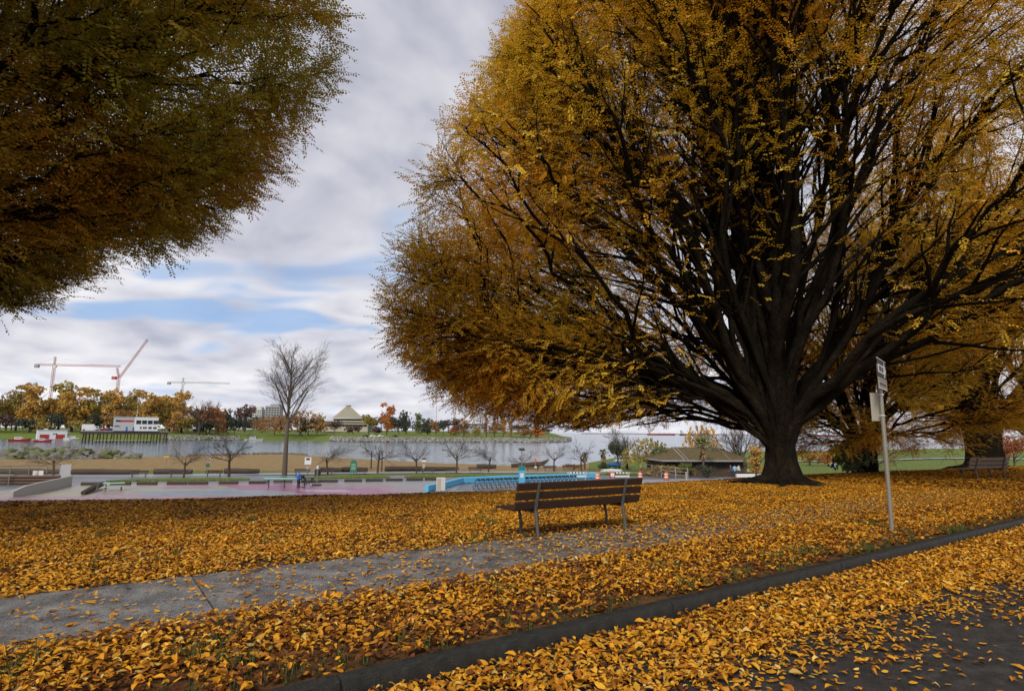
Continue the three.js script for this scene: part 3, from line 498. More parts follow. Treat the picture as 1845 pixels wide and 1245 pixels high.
// promenade between two strips of grass
structure('promenade', fan(-400, 1240, 60, (px) => lerp(80.5, 95, sstep(100, 1000, px)), (px) => lerp(84.5, 99, sstep(100, 1000, px)), 2, () => LOW + 0.006), M.path);
[[190, 447], [548, 702], [728, 908], [921, 1072], [1090, 1236]].forEach(([a, b]) => structure('grass_verge', (() => {
  const yy = (px) => lookup([[190, 866.5], [447, 864.5], [548, 861.5], [702, 860], [728, 859.6], [908, 857], [921, 855.5], [1072, 853.5], [1090, 853.5], [1236, 857]], px), n = 26, s = new THREE.Shape(), P = [];
  for (let i = 0; i <= n; i++) { const px = lerp(a, b, i / n), q = on(px, yy(px), LOW + 0.1), w = 3.4 * Math.pow(Math.sin(Math.PI * Math.min(1, Math.max(0.0, i / n))), 0.25); P.push([q, w]); }
  P.forEach(([q, w], i) => (i ? s.lineTo(q.x, q.z - 0) : s.moveTo(q.x, q.z))); for (let i = n; i >= 0; i--) s.lineTo(P[i][0].x, P[i][0].z - P[i][1]);
  const g = new THREE.ExtrudeGeometry(s, { depth: 0.14, bevelEnabled: false }); g.rotateX(Math.PI / 2); g.translate(0, LOW + 0.14, 0); return indexed(g);
})(), M.grass));

// far land: rises gently behind the shore
const farShore = [[-1200, 470], [0, 470], [130, 455], [300, 450], [420, 480], [560, 500], [625, 455], [700, 445], [985, 492], [1020, 520], [1040, 700]];
const farLand = (px, d) => { const s = lookup(farShore, px), t = d - s; return SEA - 9 * sstep(985, 1030, px) + 3.2 * sstep(0, 12, t) + 2.2 * sstep(12, 60, t) + 3.6 * sstep(60, 260, t) + (px < 560 ? 0.6 : 0); };
structure('far_shore', fan(-1200, 1030, 150, (px) => lookup(farShore, px) - 6, (px) => lookup(farShore, px) + 560, 60, (px, d, b) => farLand(px, d) - (b === 0 ? 1.2 : 0)), M.grass);
structure('far_coast', grid(160, 3, (a, b) => { const x = lerp(900, 9500, a), n = 14 + 14 * fbm(a * 26, 5, 2, 4); return [x, SEA - 2 + (b < 0.3 ? 0 : b < 0.6 ? n * 0.8 : n), -7600 - b * 300]; }), mat([0.20, 0.17, 0.19], 1));

// ------------------------------------------------------------------ rocks
const rockGeo = [0, 1, 2].map((s) => { const g = new THREE.IcosahedronGeometry(1, 1), p = g.attributes.position; for (let i = 0; i < p.count; i++) { const x = p.getX(i), y = p.getY(i), z = p.getZ(i), k = 0.82 + 0.5 * PN.noise(x * 1.3 + s * 9, y * 1.3, z * 1.3); p.setXYZ(i, x * k, y * k * 0.8, z * k); } g.deleteAttribute('normal'); g.computeVertexNormals(); return g; });
{
  const R = rng(404), bw = thing('breakwater', 'mossy boulder breakwater between the beach and the channel', 'breakwater', [0, 0, 0]);
  const mats = [M.rock, M.greenRock, mat([0.2, 0.19, 0.17], 0.9), mat([0.10, 0.115, 0.04], 0.95)];
  for (let k = 0; k < 280; k++) {
    const px = lerp(-60, 262, R()), dd = R(), t = sstep(-60, 60, px) * (1 - 0.75 * sstep(190, 262, px)), d = lerp(138, 161, dd), h = Math.sin(dd * Math.PI) * 2.0 * (0.45 + 0.55 * t), s = 0.55 + R() * 0.85;
    const m = part('boulder', rockGeo[k % 3], mats[Math.floor(R() * 4)], bw); m.position.set(pxDir(px) * d, -5.7 + h * (0.8 + 0.3 * R()), -d); m.scale.set(s * 1.3, s * 0.85, s); m.rotation.set(R() * 0.5, R() * 6, R() * 0.5);
  }
  bw.updateMatrixWorld(); 
  const sw = new THREE.InstancedMesh(rockGeo[0], mat([0.25, 0.24, 0.22], 0.9), 2200), m4 = new THREE.Matrix4(), q = new THREE.Quaternion(), c = new THREE.Color();
  for (let k = 0; k < 2200; k++) { const px = k < 1900 ? lerp(600, 1030, R()) : lerp(300, 440, R()), f = R(), d = lookup(farShore, px) - 5 + f * 13, s = 0.5 + R() * 0.6; m4.compose(V(pxDir(px) * d, SEA + 0.1 + f * 3.1 + R() * 0.3, -d), q.setFromEuler(new THREE.Euler(R() * 6, R() * 6, R() * 6)), V(s, s, s)); sw.setMatrixAt(k, m4); const b = 0.55 + R() * 0.8; sw.setColorAt(k, c.setRGB(b, b, b * 0.97)); }
  sw.name = 'seawall_rocks'; tag(sw, 'grey boulders facing the far shore along the water', 'rocks', undefined, 'stuff'); sw.castShadow = sw.receiveShadow = true; scene.add(sw);
  // dark rocks along the left end of the beach
  const st = new THREE.InstancedMesh(rockGeo[1], M.rock, 160);
  for (let k = 0; k < 160; k++) { const px = lerp(350, 560, R()), d = lookup(shoreTab, px) - R() * 3, s = 0.3 + R() * 0.4; m4.compose(V(pxDir(px) * d, SEA + 0.15, -d), q.setFromEuler(new THREE.Euler(R() * 6, R() * 6, R() * 6)), V(s, s, s)); st.setMatrixAt(k, m4); }
  st.name = 'tideline_rocks'; tag(st, 'dark stones along the waterline of the sandy beach', 'rocks', undefined, 'stuff'); scene.add(st);
}

// ------------------------------------------------------------------ far and middle-distance trees
function crownGeo(seed, n, shape, size, leaf, squash = 1) {                                // leaf-sized faces in clumps through a volume; shape(R) -> centre in unit crown
  const R = rng(seed), A = new Acc();
  for (let k = 0; k < n; k++) {
    const c = shape(R), tone = 0.62 + R() * 0.7;
    for (let j = 0; j < leaf; j++) {
      const p = c.clone().add(V((R() - 0.5), (R() - 0.5) * 0.8, (R() - 0.5)).multiplyScalar(size * 2)), a = V(R() - 0.5, R() - 0.5, R() - 0.5).normalize().multiplyScalar(size * (0.5 + R() * 0.5)), b = V(R() - 0.5, R() - 0.5, R() - 0.5).cross(a).normalize().multiplyScalar(size * 0.55), v = tone * (0.85 + R() * 0.3), col = [v, v * (0.92 + R() * 0.16), v]; a.y *= squash; b.y *= squash; p.y = c.y + (p.y - c.y) * squash;
      A.tri(p.clone().sub(a), p.clone().add(b), p.clone().add(a), col); A.tri(p.clone().sub(a), p.clone().add(a), p.clone().sub(b), col);
    }
  }
  return A.geo();
}
const ball = (R, pw = 0.45) => { const d = V(R() - 0.5, R() - 0.5, R() - 0.5).normalize(), k = Math.pow(R(), pw); return d.multiplyScalar(k); };
// unit crowns: x, z within 1, y from 0 to 1
const CROWN = {
  round: [1, 2, 3].map((s) => { const lob = Array.from({ length: 9 }, (_, i) => { const R = rng(s * 31 + i); return [V((R() - 0.5) * 1.2, 0.28 + R() * 0.5, (R() - 0.5) * 1.2), 0.3 + R() * 0.22]; }); return crownGeo(s, 240, (R) => { const [c, r] = lob[Math.floor(R() * 9)], b = ball(R); return V(c.x + b.x * r, c.y + b.y * r * 0.62, c.z + b.z * r); }, 0.07, 7, 0.7); }),
  tall: [4, 5].map((s) => { const lob = Array.from({ length: 12 }, (_, i) => { const R = rng(s * 37 + i), h = 0.12 + 0.78 * (i + R()) / 12; return [V((R() - 0.5) * 0.8, h, (R() - 0.5) * 0.8), 0.34 * (1.15 - h * 0.55)]; }); return crownGeo(s, 300, (R) => { const [c, r] = lob[Math.floor(R() * 12)], b = ball(R); return V(c.x + b.x * r * 1.5, c.y + b.y * r * 0.33, c.z + b.z * r * 1.5); }, 0.075, 7, 0.38); }),
  cone: [6, 7].map((s) => crownGeo(s, 170, (R) => { const h = Math.pow(R(), 1.3), r = (1 - h * 0.9) * Math.pow(R(), 0.35) * (0.75 + 0.25 * Math.sin(h * 40)), a = R() * 6.283; return V(Math.cos(a) * r, h * 0.97 + 0.02, Math.sin(a) * r); }, 0.07, 7)),
  weep: [8].map((s) => crownGeo(s, 260, (R) => { const a = R() * 6.283, r = Math.sqrt(R()), top = Math.sqrt(Math.max(0, 1 - r * r * 0.85)); return V(Math.cos(a) * r, top * 0.95 - Math.pow(R(), 1.2) * 0.65 * top, Math.sin(a) * r); }, 0.045, 9)),
};
const LEAFC = { gold: farLeaf([0.58, 0.34, 0.05]), olive: farLeaf([0.38, 0.28, 0.045]), orange: farLeaf([0.60, 0.22, 0.035]), rust: farLeaf([0.34, 0.10, 0.03]), dark: farLeaf([0.045, 0.06, 0.032]), green: farLeaf([0.16, 0.19, 0.035]), brown: farLeaf([0.36, 0.19, 0.06]), pale: farLeaf([0.38, 0.29, 0.07]), ivy: farLeaf([0.06, 0.075, 0.03]), ivyGreen: farLeaf([0.13, 0.16, 0.055]), plum: farLeaf([0.16, 0.09, 0.07]) };
let treeK = 0;
function farTree(name, label, p, w, h, kind, tone, group, bare = 0.12) {
  const o = thing(name, label, 'tree', p, treeK * 1.7, group), R = rng(900 + treeK), list = CROWN[kind], low = kind === 'cone' ? 0.06 : kind === 'weep' ? 0.02 : bare;
  const A = new Acc(); A.tube([V(0, -0.4, 0), V(0, h * 0.3, 0), V((R() - 0.5) * w * 0.1, h * 0.8, 0)], [0.02 * h + 0.1, 0.014 * h + 0.06, 0.02], 6);
  if (kind !== 'cone') for (let k = 0; k < 6; k++) { const a = R() * 6.28, y = h * (0.22 + 0.3 * R()); A.tube([V(0, y, 0), V(Math.cos(a) * w * 0.2, y + h * 0.16, Math.sin(a) * w * 0.2), V(Math.cos(a) * w * 0.36, y + h * 0.3, Math.sin(a) * w * 0.36)], [0.008 * h + 0.03, 0.005 * h + 0.02, 0.015], 4); }
  part('trunk', A.geo(), M.bareBark, o);
  const m = part('crown', list[treeK % list.length], LEAFC[tone], o); m.userData.kind = 'stuff'; m.scale.set(w / 2, h * (1 - low), w / 2); m.position.y = h * low; treeK++; return o;
}
// leafless trees: recursive branching
function bareGeo(seed, o) {
  const R = rng(seed), A = new Acc(), B = new Acc();
  const grow = (p, d, len, r, lev) => {
    const n = lev === 0 ? 6 : 4, pts = [p.clone()], dir = d.clone(), q = p.clone();
    for (let i = 0; i < n; i++) { dir.add(V(R() - 0.5, (R() - 0.5) * 0.6 + (o.up ?? 0.08), R() - 0.5).multiplyScalar(o.bend * (lev ? 1 : 0.35))).normalize(); q.addScaledVector(dir, len / n); pts.push(q.clone()); }
    (lev < 2 ? A : B).tube(pts, (t) => lerp(r, r * (lev === 0 ? o.leader : 0.45), t), lev === 0 ? 8 : lev === 1 ? 5 : 3);
    if (lev >= o.levels) return;
    const k = o.kids[lev];
    for (let i = 0; i < k; i++) { const t = lerp(o.from[lev], 1, (i + R() * 0.8) / k), [s, e] = along(pts, Math.min(0.999, t)); grow(s, turned(e, o.ang[lev] * (0.7 + R() * 0.6), R), len * o.ratio[lev] * (0.7 + R() * 0.6) * (lev === 0 ? lerp(1.1, 0.6, (t - o.from[0]) / (1 - o.from[0])) : 1), Math.max(o.min, r * lerp(0.62, 0.4, t) * (o.thin ?? 0.8) * (lev === 0 ? 1 : 0.8)), lev + 1); }
  };
  grow(V(0, -0.2, 0), V(0, 1, 0), o.trunk, o.r, 0); return [A.geo(), B.geo()];
}
function bareTree(name, label, p, geos, m, scale, turn, group) { const o = thing(name, label, 'tree', p, turn, group); part('trunk', geos[0], m, o); part('branches', geos[1], m, o); o.scale.setScalar(scale); return o; }
const SMALL = [1, 2, 3, 4].map((s) => bareGeo(700 + s, { trunk: 2.1, r: 0.13, leader: 0.75, levels: 3, kids: [7, 7, 6], from: [0.68, 0.2, 0.2], ang: [1.05, 0.65, 0.65], ratio: [1.25, 0.5, 0.55], bend: 0.3, min: 0.012, up: 0.04 }));
[[95, 859, 60], [330, 860, 60], [412, 857, 71], [590, 853, 58], [680, 851, 60], [750, 851, 56], [822, 850, 58], [880, 849, 55], [941, 850, 48], [998, 847, 46], [1048, 847, 48]].forEach(([px, py, h], i) => {
  const p = on(px, py, LOW + 0.1); bareTree('bare_tree', `${ORD[i]} small leafless tree from the left along the beach promenade`, p, SMALL[i % 4], M.bareBark, (h / FOCAL) * -p.z / 4.2 * [1.05, 0.95, 1.12, 1.02, 1.1, 0.94, 1.06, 0.98, 0.9, 1, 1.05][i], i * 2.3, 'small leafless trees along the promenade');
});
{
  const p = on(512, 856, LOW); bareTree('tall_bare_tree', 'tall leafless tree with a forked leader standing at the beach edge', p, bareGeo(817, { trunk: 17, r: 0.42, leader: 0.1, levels: 4, kids: [26, 8, 6, 5], from: [0.4, 0.2, 0.2, 0.2], ang: [0.62, 0.5, 0.5, 0.5], ratio: [0.36, 0.42, 0.5, 0.5], bend: 0.13, min: 0.01, up: 0.10, thin: 0.5 }), M.paleTrunk = mat([0.11, 0.085, 0.065], 0.9), 0.93, 0.6);
}
const WIDE = bareGeo(823, { trunk: 7, r: 0.5, leader: 0.5, levels: 4, kids: [11, 6, 5, 4], from: [0.4, 0.25, 0.2, 0.2], ang: [0.8, 0.5, 0.5, 0.5], ratio: [1.1, 0.5, 0.5, 0.55], bend: 0.17, min: 0.05, up: 0.08 });
const farAt = (px, d) => V(pxDir(px) * d, farLand(px, d) - 0.3, -d);
bareTree('bare_tree', 'broad leafless tree rising among the golden trees on the far shore', farAt(365, 480), WIDE, M.bareBark, 2.0, 1, undefined);
const rowLabel = 'golden trees lining the far shore';
[[-30, 688, 34], [8, 690, 30], [38, 686, 32], [64, 685, 30], [90, 690, 28], [114, 682, 34], [138, 690, 30], [160, 696, 28], [182, 693, 30], [204, 696, 30], [228, 694, 30], [250, 698, 28], [270, 697, 28], [288, 694, 30], [312, 700, 28], [334, 700, 26], [384, 712, 30]].forEach(([px, top, w], i) => {
  const d = 505 + (i % 3) * 14, p = farAt(px, d), h = at(px, top, d).y - p.y;
  farTree('autumn_tree', `${ORD[i]} tall golden tree from the left in the far shore row`, p, (w * 2.25 / FOCAL) * d, h, i % 3 === 1 ? 'round' : 'tall', i === 16 ? 'orange' : ['gold', 'olive', 'gold', 'olive', 'pale'][i % 5] === 'pale' ? 'gold' : ['gold', 'olive', 'olive'][i % 3], rowLabel, 0.04);
});
[[20, 705, 60, 'dark'], [100, 712, 70, 'olive'], [175, 712, 70, 'brown'], [240, 715, 70, 'olive'], [310, 718, 66, 'brown'], [362, 722, 60, 'orange']].forEach(([px, top, w, tone], i) => { const d = 560, p = farAt(px, d); farTree('woodland_tree', `${ORD[i]} shaded tree from the left behind the golden row`, p, (w / FOCAL) * d, at(px, top, d).y - p.y, 'round', tone, 'shaded trees behind the golden row', 0.03); });
[['maple_tree', 'rounded rust-orange tree behind the red and white boathouse', 136, 726, 772, 54, 'round', 'rust'], ['maple_tree', 'rust-orange tree at the left edge above the marina', 30, 728, 778, 62, 'round', 'rust'],
  ['pine_tree', 'dark conifer just left of the white pier building', 195, 726, 776, 46, 'round', 'dark'], ['pine_tree', 'dark conifer rising right behind the white pier building', 277, 730, 778, 44, 'round', 'dark'], ['pine_tree', 'dark conifer beside the shore park past the pier', 304, 737, 778, 34, 'round', 'dark'],
  ['shrub_tree', 'olive tree on the shore between conifers and bare tree', 334, 738, 778, 44, 'round', 'olive'], ['pine_tree', 'dark conifer at the end of the golden row', 414, 734, 778, 40, 'round', 'dark'], ['shrub_tree', 'plum-brown leafless thicket near the apartment towers', 447, 728, 778, 44, 'round', 'plum'],
  ['shrub_tree', 'brown tree below the apartment towers', 478, 742, 778, 44, 'round', 'brown'], ['willow_tree', 'brown weeping willow behind the tall leafless tree', 545, 736, 788, 86, 'weep', 'brown'], ['willow_tree', 'smaller brown willow beside the moored sailboat', 500, 746, 788, 50, 'weep', 'brown'],
  ['pine_tree', 'dark conifer right behind the brown willow', 560, 738, 782, 40, 'round', 'dark'], ['shrub_tree', 'olive gold tree left of the domed building', 576, 742, 780, 30, 'round', 'olive'], ['shrub_tree', 'rust-brown tree in front of the domed building', 606, 757, 781, 30, 'round', 'plum'], ['shrub_tree', 'plum tree in front of the dome terrace', 640, 757, 781, 34, 'round', 'plum'],
  ['autumn_tree', 'bright orange-gold tree right of the domed building', 700, 721, 783, 38, 'tall', 'orange'], ['shrub_tree', 'gold bush beside the bright orange tree', 668, 748, 783, 30, 'round', 'olive'], ['shrub_tree', 'dark plum bush below the bright orange tree', 681, 762, 784, 26, 'round', 'plum'],
  ['pine_tree', 'dark rounded pine behind the green lawn, biggest there', 735, 737, 776, 38, 'round', 'dark'], ['pine_tree', 'dark bushy pine at the seawall below the orange tree', 722, 753, 788, 30, 'round', 'dark'], ['shrub_tree', 'yellow green tree behind the far lawn', 756, 742, 776, 28, 'tall', 'green'],
  ['pine_tree', 'dark bushy pine standing on the far lawn', 773, 759, 787, 30, 'round', 'dark'], ['pine_tree', 'dark pine next to the slender mast', 801, 757, 786, 24, 'round', 'dark'], ['shrub_tree', 'brown tree behind the slender mast', 788, 748, 776, 30, 'round', 'brown'], ['shrub_tree', 'red bush beyond the far lawn', 820, 765, 783, 26, 'round', 'rust'],
  ['autumn_tree', 'brown gold tree beside the red bush', 838, 750, 784, 26, 'tall', 'brown'], ['shrub_tree', 'gold bush at the edge of the far lawn', 822, 772, 785, 20, 'round', 'pale'], ['shrub_tree', 'pale gold bush below the poplars', 858, 768, 785, 24, 'round', 'pale'],
  ['poplar_tree', 'slender brown poplar, tallest on the far point', 878, 733, 786, 13, 'tall', 'brown'], ['poplar_tree', 'slender pale poplar on the far point', 892, 735, 787, 11, 'tall', 'brown'], ['poplar_tree', 'short brown poplar beyond the tall pair', 908, 748, 786, 12, 'tall', 'brown'], ['poplar_tree', 'last brown poplar on the far point', 922, 752, 786, 14, 'tall', 'pale'], ['shrub_tree', 'dark thicket at the tip of the far point', 945, 765, 785, 36, 'round', 'brown'], ['shrub_tree', 'gold thicket at the tip of the far point', 970, 766, 786, 32, 'round', 'orange'],
].forEach(([name, label, px, top, base, w, kind, tone]) => { const d = base > 780 ? 512 : 545, p = farAt(px, d), h = at(px, top, d).y - p.y; farTree(name, label, p, (w / FOCAL) * d * 1.1, h, kind, tone, undefined, 0.03); });
[[395, 742, 50, 'dark'], [430, 744, 60, 'plum'], [470, 748, 60, 'dark'], [530, 748, 60, 'plum'], [590, 752, 60, 'dark'], [660, 745, 50, 'plum'], [690, 748, 60, 'dark'], [715, 746, 50, 'brown'], [765, 752, 60, 'dark'], [810, 754, 50, 'plum'], [840, 757, 60, 'dark'], [890, 760, 60, 'brown'], [935, 765, 60, 'plum'], [975, 768, 50, 'dark']].forEach(([px, top, w, tone], i) => {
  const d = 640, p = farAt(px, d); farTree('woodland_tree', `${ORD[i]} distant tree from the left on the skyline behind the park`, p, (w / FOCAL) * d, at(px, top, d).y - p.y, 'round', tone, 'distant skyline trees behind the park', 0.02);
});
[[-40, 744, 70, 'dark'], [8, 742, 60, 'plum'], [62, 742, 50, 'dark'], [95, 746, 50, 'olive'], [112, 744, 40, 'dark'], [160, 746, 50, 'olive'], [176, 742, 40, 'dark'], [222, 738, 60, 'brown'], [252, 736, 60, 'olive'], [320, 744, 50, 'brown'], [345, 748, 44, 'olive'], [378, 746, 50, 'dark'], [400, 752, 40, 'brown'], [428, 752, 44, 'dark']].forEach(([px, top, w, tone], i) => { const d = 494, p = farAt(px, d); farTree('understorey_tree', `${ORD[i]} low bushy tree from the left under the golden row`, p, (w / FOCAL) * d, at(px, top, d).y - p.y, 'round', tone, 'low bushy trees under the golden row', 0.0); });
// trees round the clubhouse and the lawn on the right
[['willow_tree', 'thin yellow green willow beside the clubhouse hedge', 1165, 784, 853, 84, 'weep', 'pale', 100], ['birch_tree', 'yellow birch behind the clubhouse roof', 1262, 760, 848, 66, 'weep', 'gold', 112],
  ['maple_tree', 'gold tree right of the clubhouse against the trunk', 1356, 800, 856, 46, 'tall', 'gold', 88], ['maple_tree', 'bright yellow tree just right of the big trunk', 1452, 800, 848, 44, 'round', 'gold', 125], ['maple_tree', 'small round amber tree on the lawn behind', 1484, 812, 846, 36, 'round', 'orange', 125],
  ['olive_shrub', 'grey green shrub leaning beside the kayaks', 1112, 795, 846, 34, 'round', 'ivy', 104], ['round_shrub', 'round green bush in front of the clubhouse corner', 1232, 822, 856, 26, 'round', 'green', 90], ['slim_shrub', 'slim dark green shrub against the clubhouse wall', 1338, 822, 857, 9, 'tall', 'green', 89],
  ['low_shrub', 'low dark hedge bush below the big palm', 1270, 838, 860, 42, 'round', 'ivy', 87], ['low_shrub', 'low brown shrubs at the beach end', 1035, 833, 847, 40, 'round', 'brown', 108], ['low_shrub', 'green bush below the second small palm', 1086, 831, 849, 24, 'round', 'ivy', 103], ['low_shrub', 'rust bush at the right edge behind the bench', 1815, 785, 842, 60, 'round', 'rust', 110]].forEach(([name, label, px, top, base, w, kind, tone, d]) => { const p = V(pxDir(px) * d, LOW - 0.05, -d), h = at(px, top, d).y - p.y; farTree(name, label, p, (w / FOCAL) * d * 1.1, h, kind, tone, undefined, 0.05); });
{
  const TH = bareGeo(871, { trunk: 2.2, r: 0.2, leader: 0.7, levels: 4, kids: [9, 7, 6, 5], from: [0.35, 0.2, 0.15, 0.2], ang: [0.75, 0.5, 0.45, 0.45], ratio: [1.7, 0.5, 0.5, 0.5], bend: 0.14, min: 0.012, up: 0.08 });
  bareTree('bare_tree', 'pinkish leafless spreading tree behind the clubhouse right end', V(pxDir(1330) * 96, LOW, -96), TH, M.paleBark, 1.5, 0, undefined);
  bareTree('bare_tree', 'leafless spreading tree between the big trunk and ivy bush', V(pxDir(1528) * 70, LOW, -70), TH, M.bareBark, 1.15, 2, undefined);
  bareTree('bare_tree', 'thin leafless tree standing over the beached kayaks', V(pxDir(1128) * 106, LOW, -106), TH, M.bareBark, 1.2, 4, undefined);
}
// ivy bush at the foot of the third hornbeam
{
  const p = treeAt(1540, 849, -0.1); const o = farTree('ivy_bush', 'dense dark green ivy bush hiding a hornbeam trunk', p, 2.2, 2.2, 'round', 'ivyGreen', undefined, 0.0); o.userData.category = 'bush';
}
// clipped columnar cedars by the clubhouse
[[1178, 798, 12], [1190, 797, 12], [1199, 800, 10]].forEach(([px, top, w], i) => { const d = 96 - i, p = V(pxDir(px) * d, LOW, -d), h = at(px, top, d).y - p.y, o = farTree('cedar_tree', `clipped green cedar column beside the fence, ${ORD[i]} from the left`, p, (w / FOCAL) * d * 1.5, h, 'tall', 'green', 'clipped cedars beside the clubhouse', 0.02); });
// fan palms
function palm(label, px, base, top, d) {
  const p = V(pxDir(px) * d, LOW, -d), h = at(px, top, d).y - p.y, o = thing('fan_palm', label, 'palm', p, px, 'fan palms by the beach'), R = rng(px);
  part('trunk', new Acc().tube([V(0, 0, 0), V(0.04, h * 0.5, 0), V(0, h * 0.8, 0)], [0.16, 0.15, 0.2], 8).geo(), M.brown, o);
  const sk = new Acc(); for (let k = 0; k < 60; k++) { const a = R() * 6.28, y = h * (0.5 + 0.26 * R()); sk.tri(V(0, y + 0.3, 0), V(Math.cos(a) * 0.5, y - 0.4, Math.sin(a) * 0.5), V(Math.cos(a + 0.4) * 0.45, y - 0.5, Math.sin(a + 0.4) * 0.45)); }
  part('dead_skirt', sk.geo(), mat([0.24, 0.15, 0.07], 0.9, { side: THREE.DoubleSide }), o);
  for (let k = 0; k < 26; k++) {
    const A = new Acc(), a = k * 2.4, el = lerp(1.3, -0.5, k / 26), L = h * 0.24 * (0.8 + R() * 0.4), d3 = V(Math.cos(a) * Math.cos(el), Math.sin(el), Math.sin(a) * Math.cos(el)), hub = V(0, h * 0.78, 0).addScaledVector(d3, L * 0.5), s = V(-Math.sin(a), 0, Math.cos(a)), n = d3.clone().cross(s);
    for (let j = -4; j <= 4; j++) { const an = j * 0.27, e = hub.clone().addScaledVector(d3, Math.cos(an) * L * 0.6).addScaledVector(s, Math.sin(an) * L * 0.6); e.y -= 0.08 * L; const w = V(0, 0, 0).addScaledVector(s, 0.05 * L).addScaledVector(n, 0.03 * L); A.tri(hub.clone().sub(w), hub.clone().add(w), e); }
    A.tube([V(0, h * 0.78, 0), hub], [0.02, 0.015], 3); part('frond', A.geo(), M.palm, o);
  }
}
M.palm = mat([0.09, 0.14, 0.03], 0.7, { side: THREE.DoubleSide });
palm('big fan palm in front of the clubhouse roof', 1263, 858, 786, 88);
palm('small fan palm leftmost at the end of the beach', 1053, 846, 814, 106);
palm('small fan palm beside the beached kayaks', 1086, 847, 808, 104);

// ------------------------------------------------------------------ park bench
const BENCH = {};
{
  // local x along the bench, +z towards the sitter's back (the street side)
  BENCH.slat = rbox(2.34, 0.115, 0.042, 0.006, [0, 0, 0]); BENCH.seat = rbox(2.34, 0.04, 0.115, 0.006, [0, 0, 0]);
  const flat = (pts, w, t) => { const A = new Acc(); for (let i = 0; i < pts.length - 1; i++) { const a = pts[i], b = pts[i + 1]; A.tube([a, b], [t, t], 4, true); } const g = A.geo(); g.scale(w / t / 2, 1, 1); return g; };
  BENCH.back = flat([V(0, 0, 0.30), V(0, 0.42, 0.235), V(0, 0.84, 0.335)], 0.065, 0.03); BENCH.front = flat([V(0, 0, -0.16), V(0, 0.18, -0.15), V(0, 0.33, -0.19), V(0, 0.40, -0.24)], 0.055, 0.028); BENCH.foot = flat([V(0, 0.012, 0.31), V(0, 0.012, -0.18)], 0.04, 0.018); BENCH.rail = flat([V(0, 0.40, 0.26), V(0, 0.395, -0.26)], 0.04, 0.024);
}
BENCH.bolt = new THREE.SphereGeometry(0.013, 6, 4);
function bench(name, label, p, turn, wood, group) {
  const o = thing(name, label, 'bench', p, turn, group);
  [[0.50, 0.285], [0.645, 0.316], [0.79, 0.350]].forEach(([y, z]) => { const m = part('back_slat', BENCH.slat, wood, o); m.position.set(0, y, z - 0.055); m.rotation.x = 0.235; });
  [-0.24, -0.115, 0.01, 0.135].forEach((z) => { const m = part('seat_slat', BENCH.seat, wood, o); m.position.set(0, 0.442 - (z < -0.2 ? 0.008 : 0), z); m.rotation.x = z < -0.2 ? -0.15 : 0.03; });
  for (const x of [-0.82, 0.82]) { for (const [n, g] of [['back_leg', BENCH.back], ['front_leg', BENCH.front], ['foot_bar', BENCH.foot], ['seat_rail', BENCH.rail]]) { const m = part(n, g, M.iron, o); m.position.x = x; } }
  for (const x of [-0.82, 0.82]) for (const [y, z] of [[0.50, 0.285], [0.645, 0.316], [0.79, 0.350]]) part('bolt', BENCH.bolt, M.galv, o).position.set(x, y, z - 0.015);
  o.scale.y = 0.91; return o;
}
const bp0 = on(970, 965, 0.2), bp1 = on(1128, 949, 0.2), bdir = bp1.clone().sub(bp0), bturn = Math.atan2(-bdir.z, bdir.x), bc = bp0.clone().add(bp1).multiplyScalar(0.5); { const b = V(Math.sin(bturn), 0, Math.cos(bturn)); bc.addScaledVector(b, -0.30); bc.y = lawnY(bc.x, bc.z) + 0.012; }
scatter('bench_leaves', 'a few yellow leaves lying on the near bench seat', (() => { const R = rng(66), L = []; for (let k = 0; k < 16; k++) { const a = (R() - 0.5) * 2, b = (R() - 0.7) * 0.3, q = bc.clone().add(V(Math.cos(bturn) * a + Math.sin(bturn) * b, 0, -Math.sin(bturn) * a + Math.cos(bturn) * b)); L.push([q.x, bc.y + 0.435, q.z, 0.4, leafTone(R, 0.05)]); } return L; })());
bench('park_bench', 'dark brown slatted bench seen from behind beside the pavement', bc, bturn, M.slat);
{ const q = on(1772, 869, 0.05); q.y = lawnY(q.x, q.z) + 0.02; bench('park_bench', 'grey weathered bench in front of the far hornbeam trunk', q, bturn - 0.12, mat([0.2, 0.15, 0.11], 0.7)); }

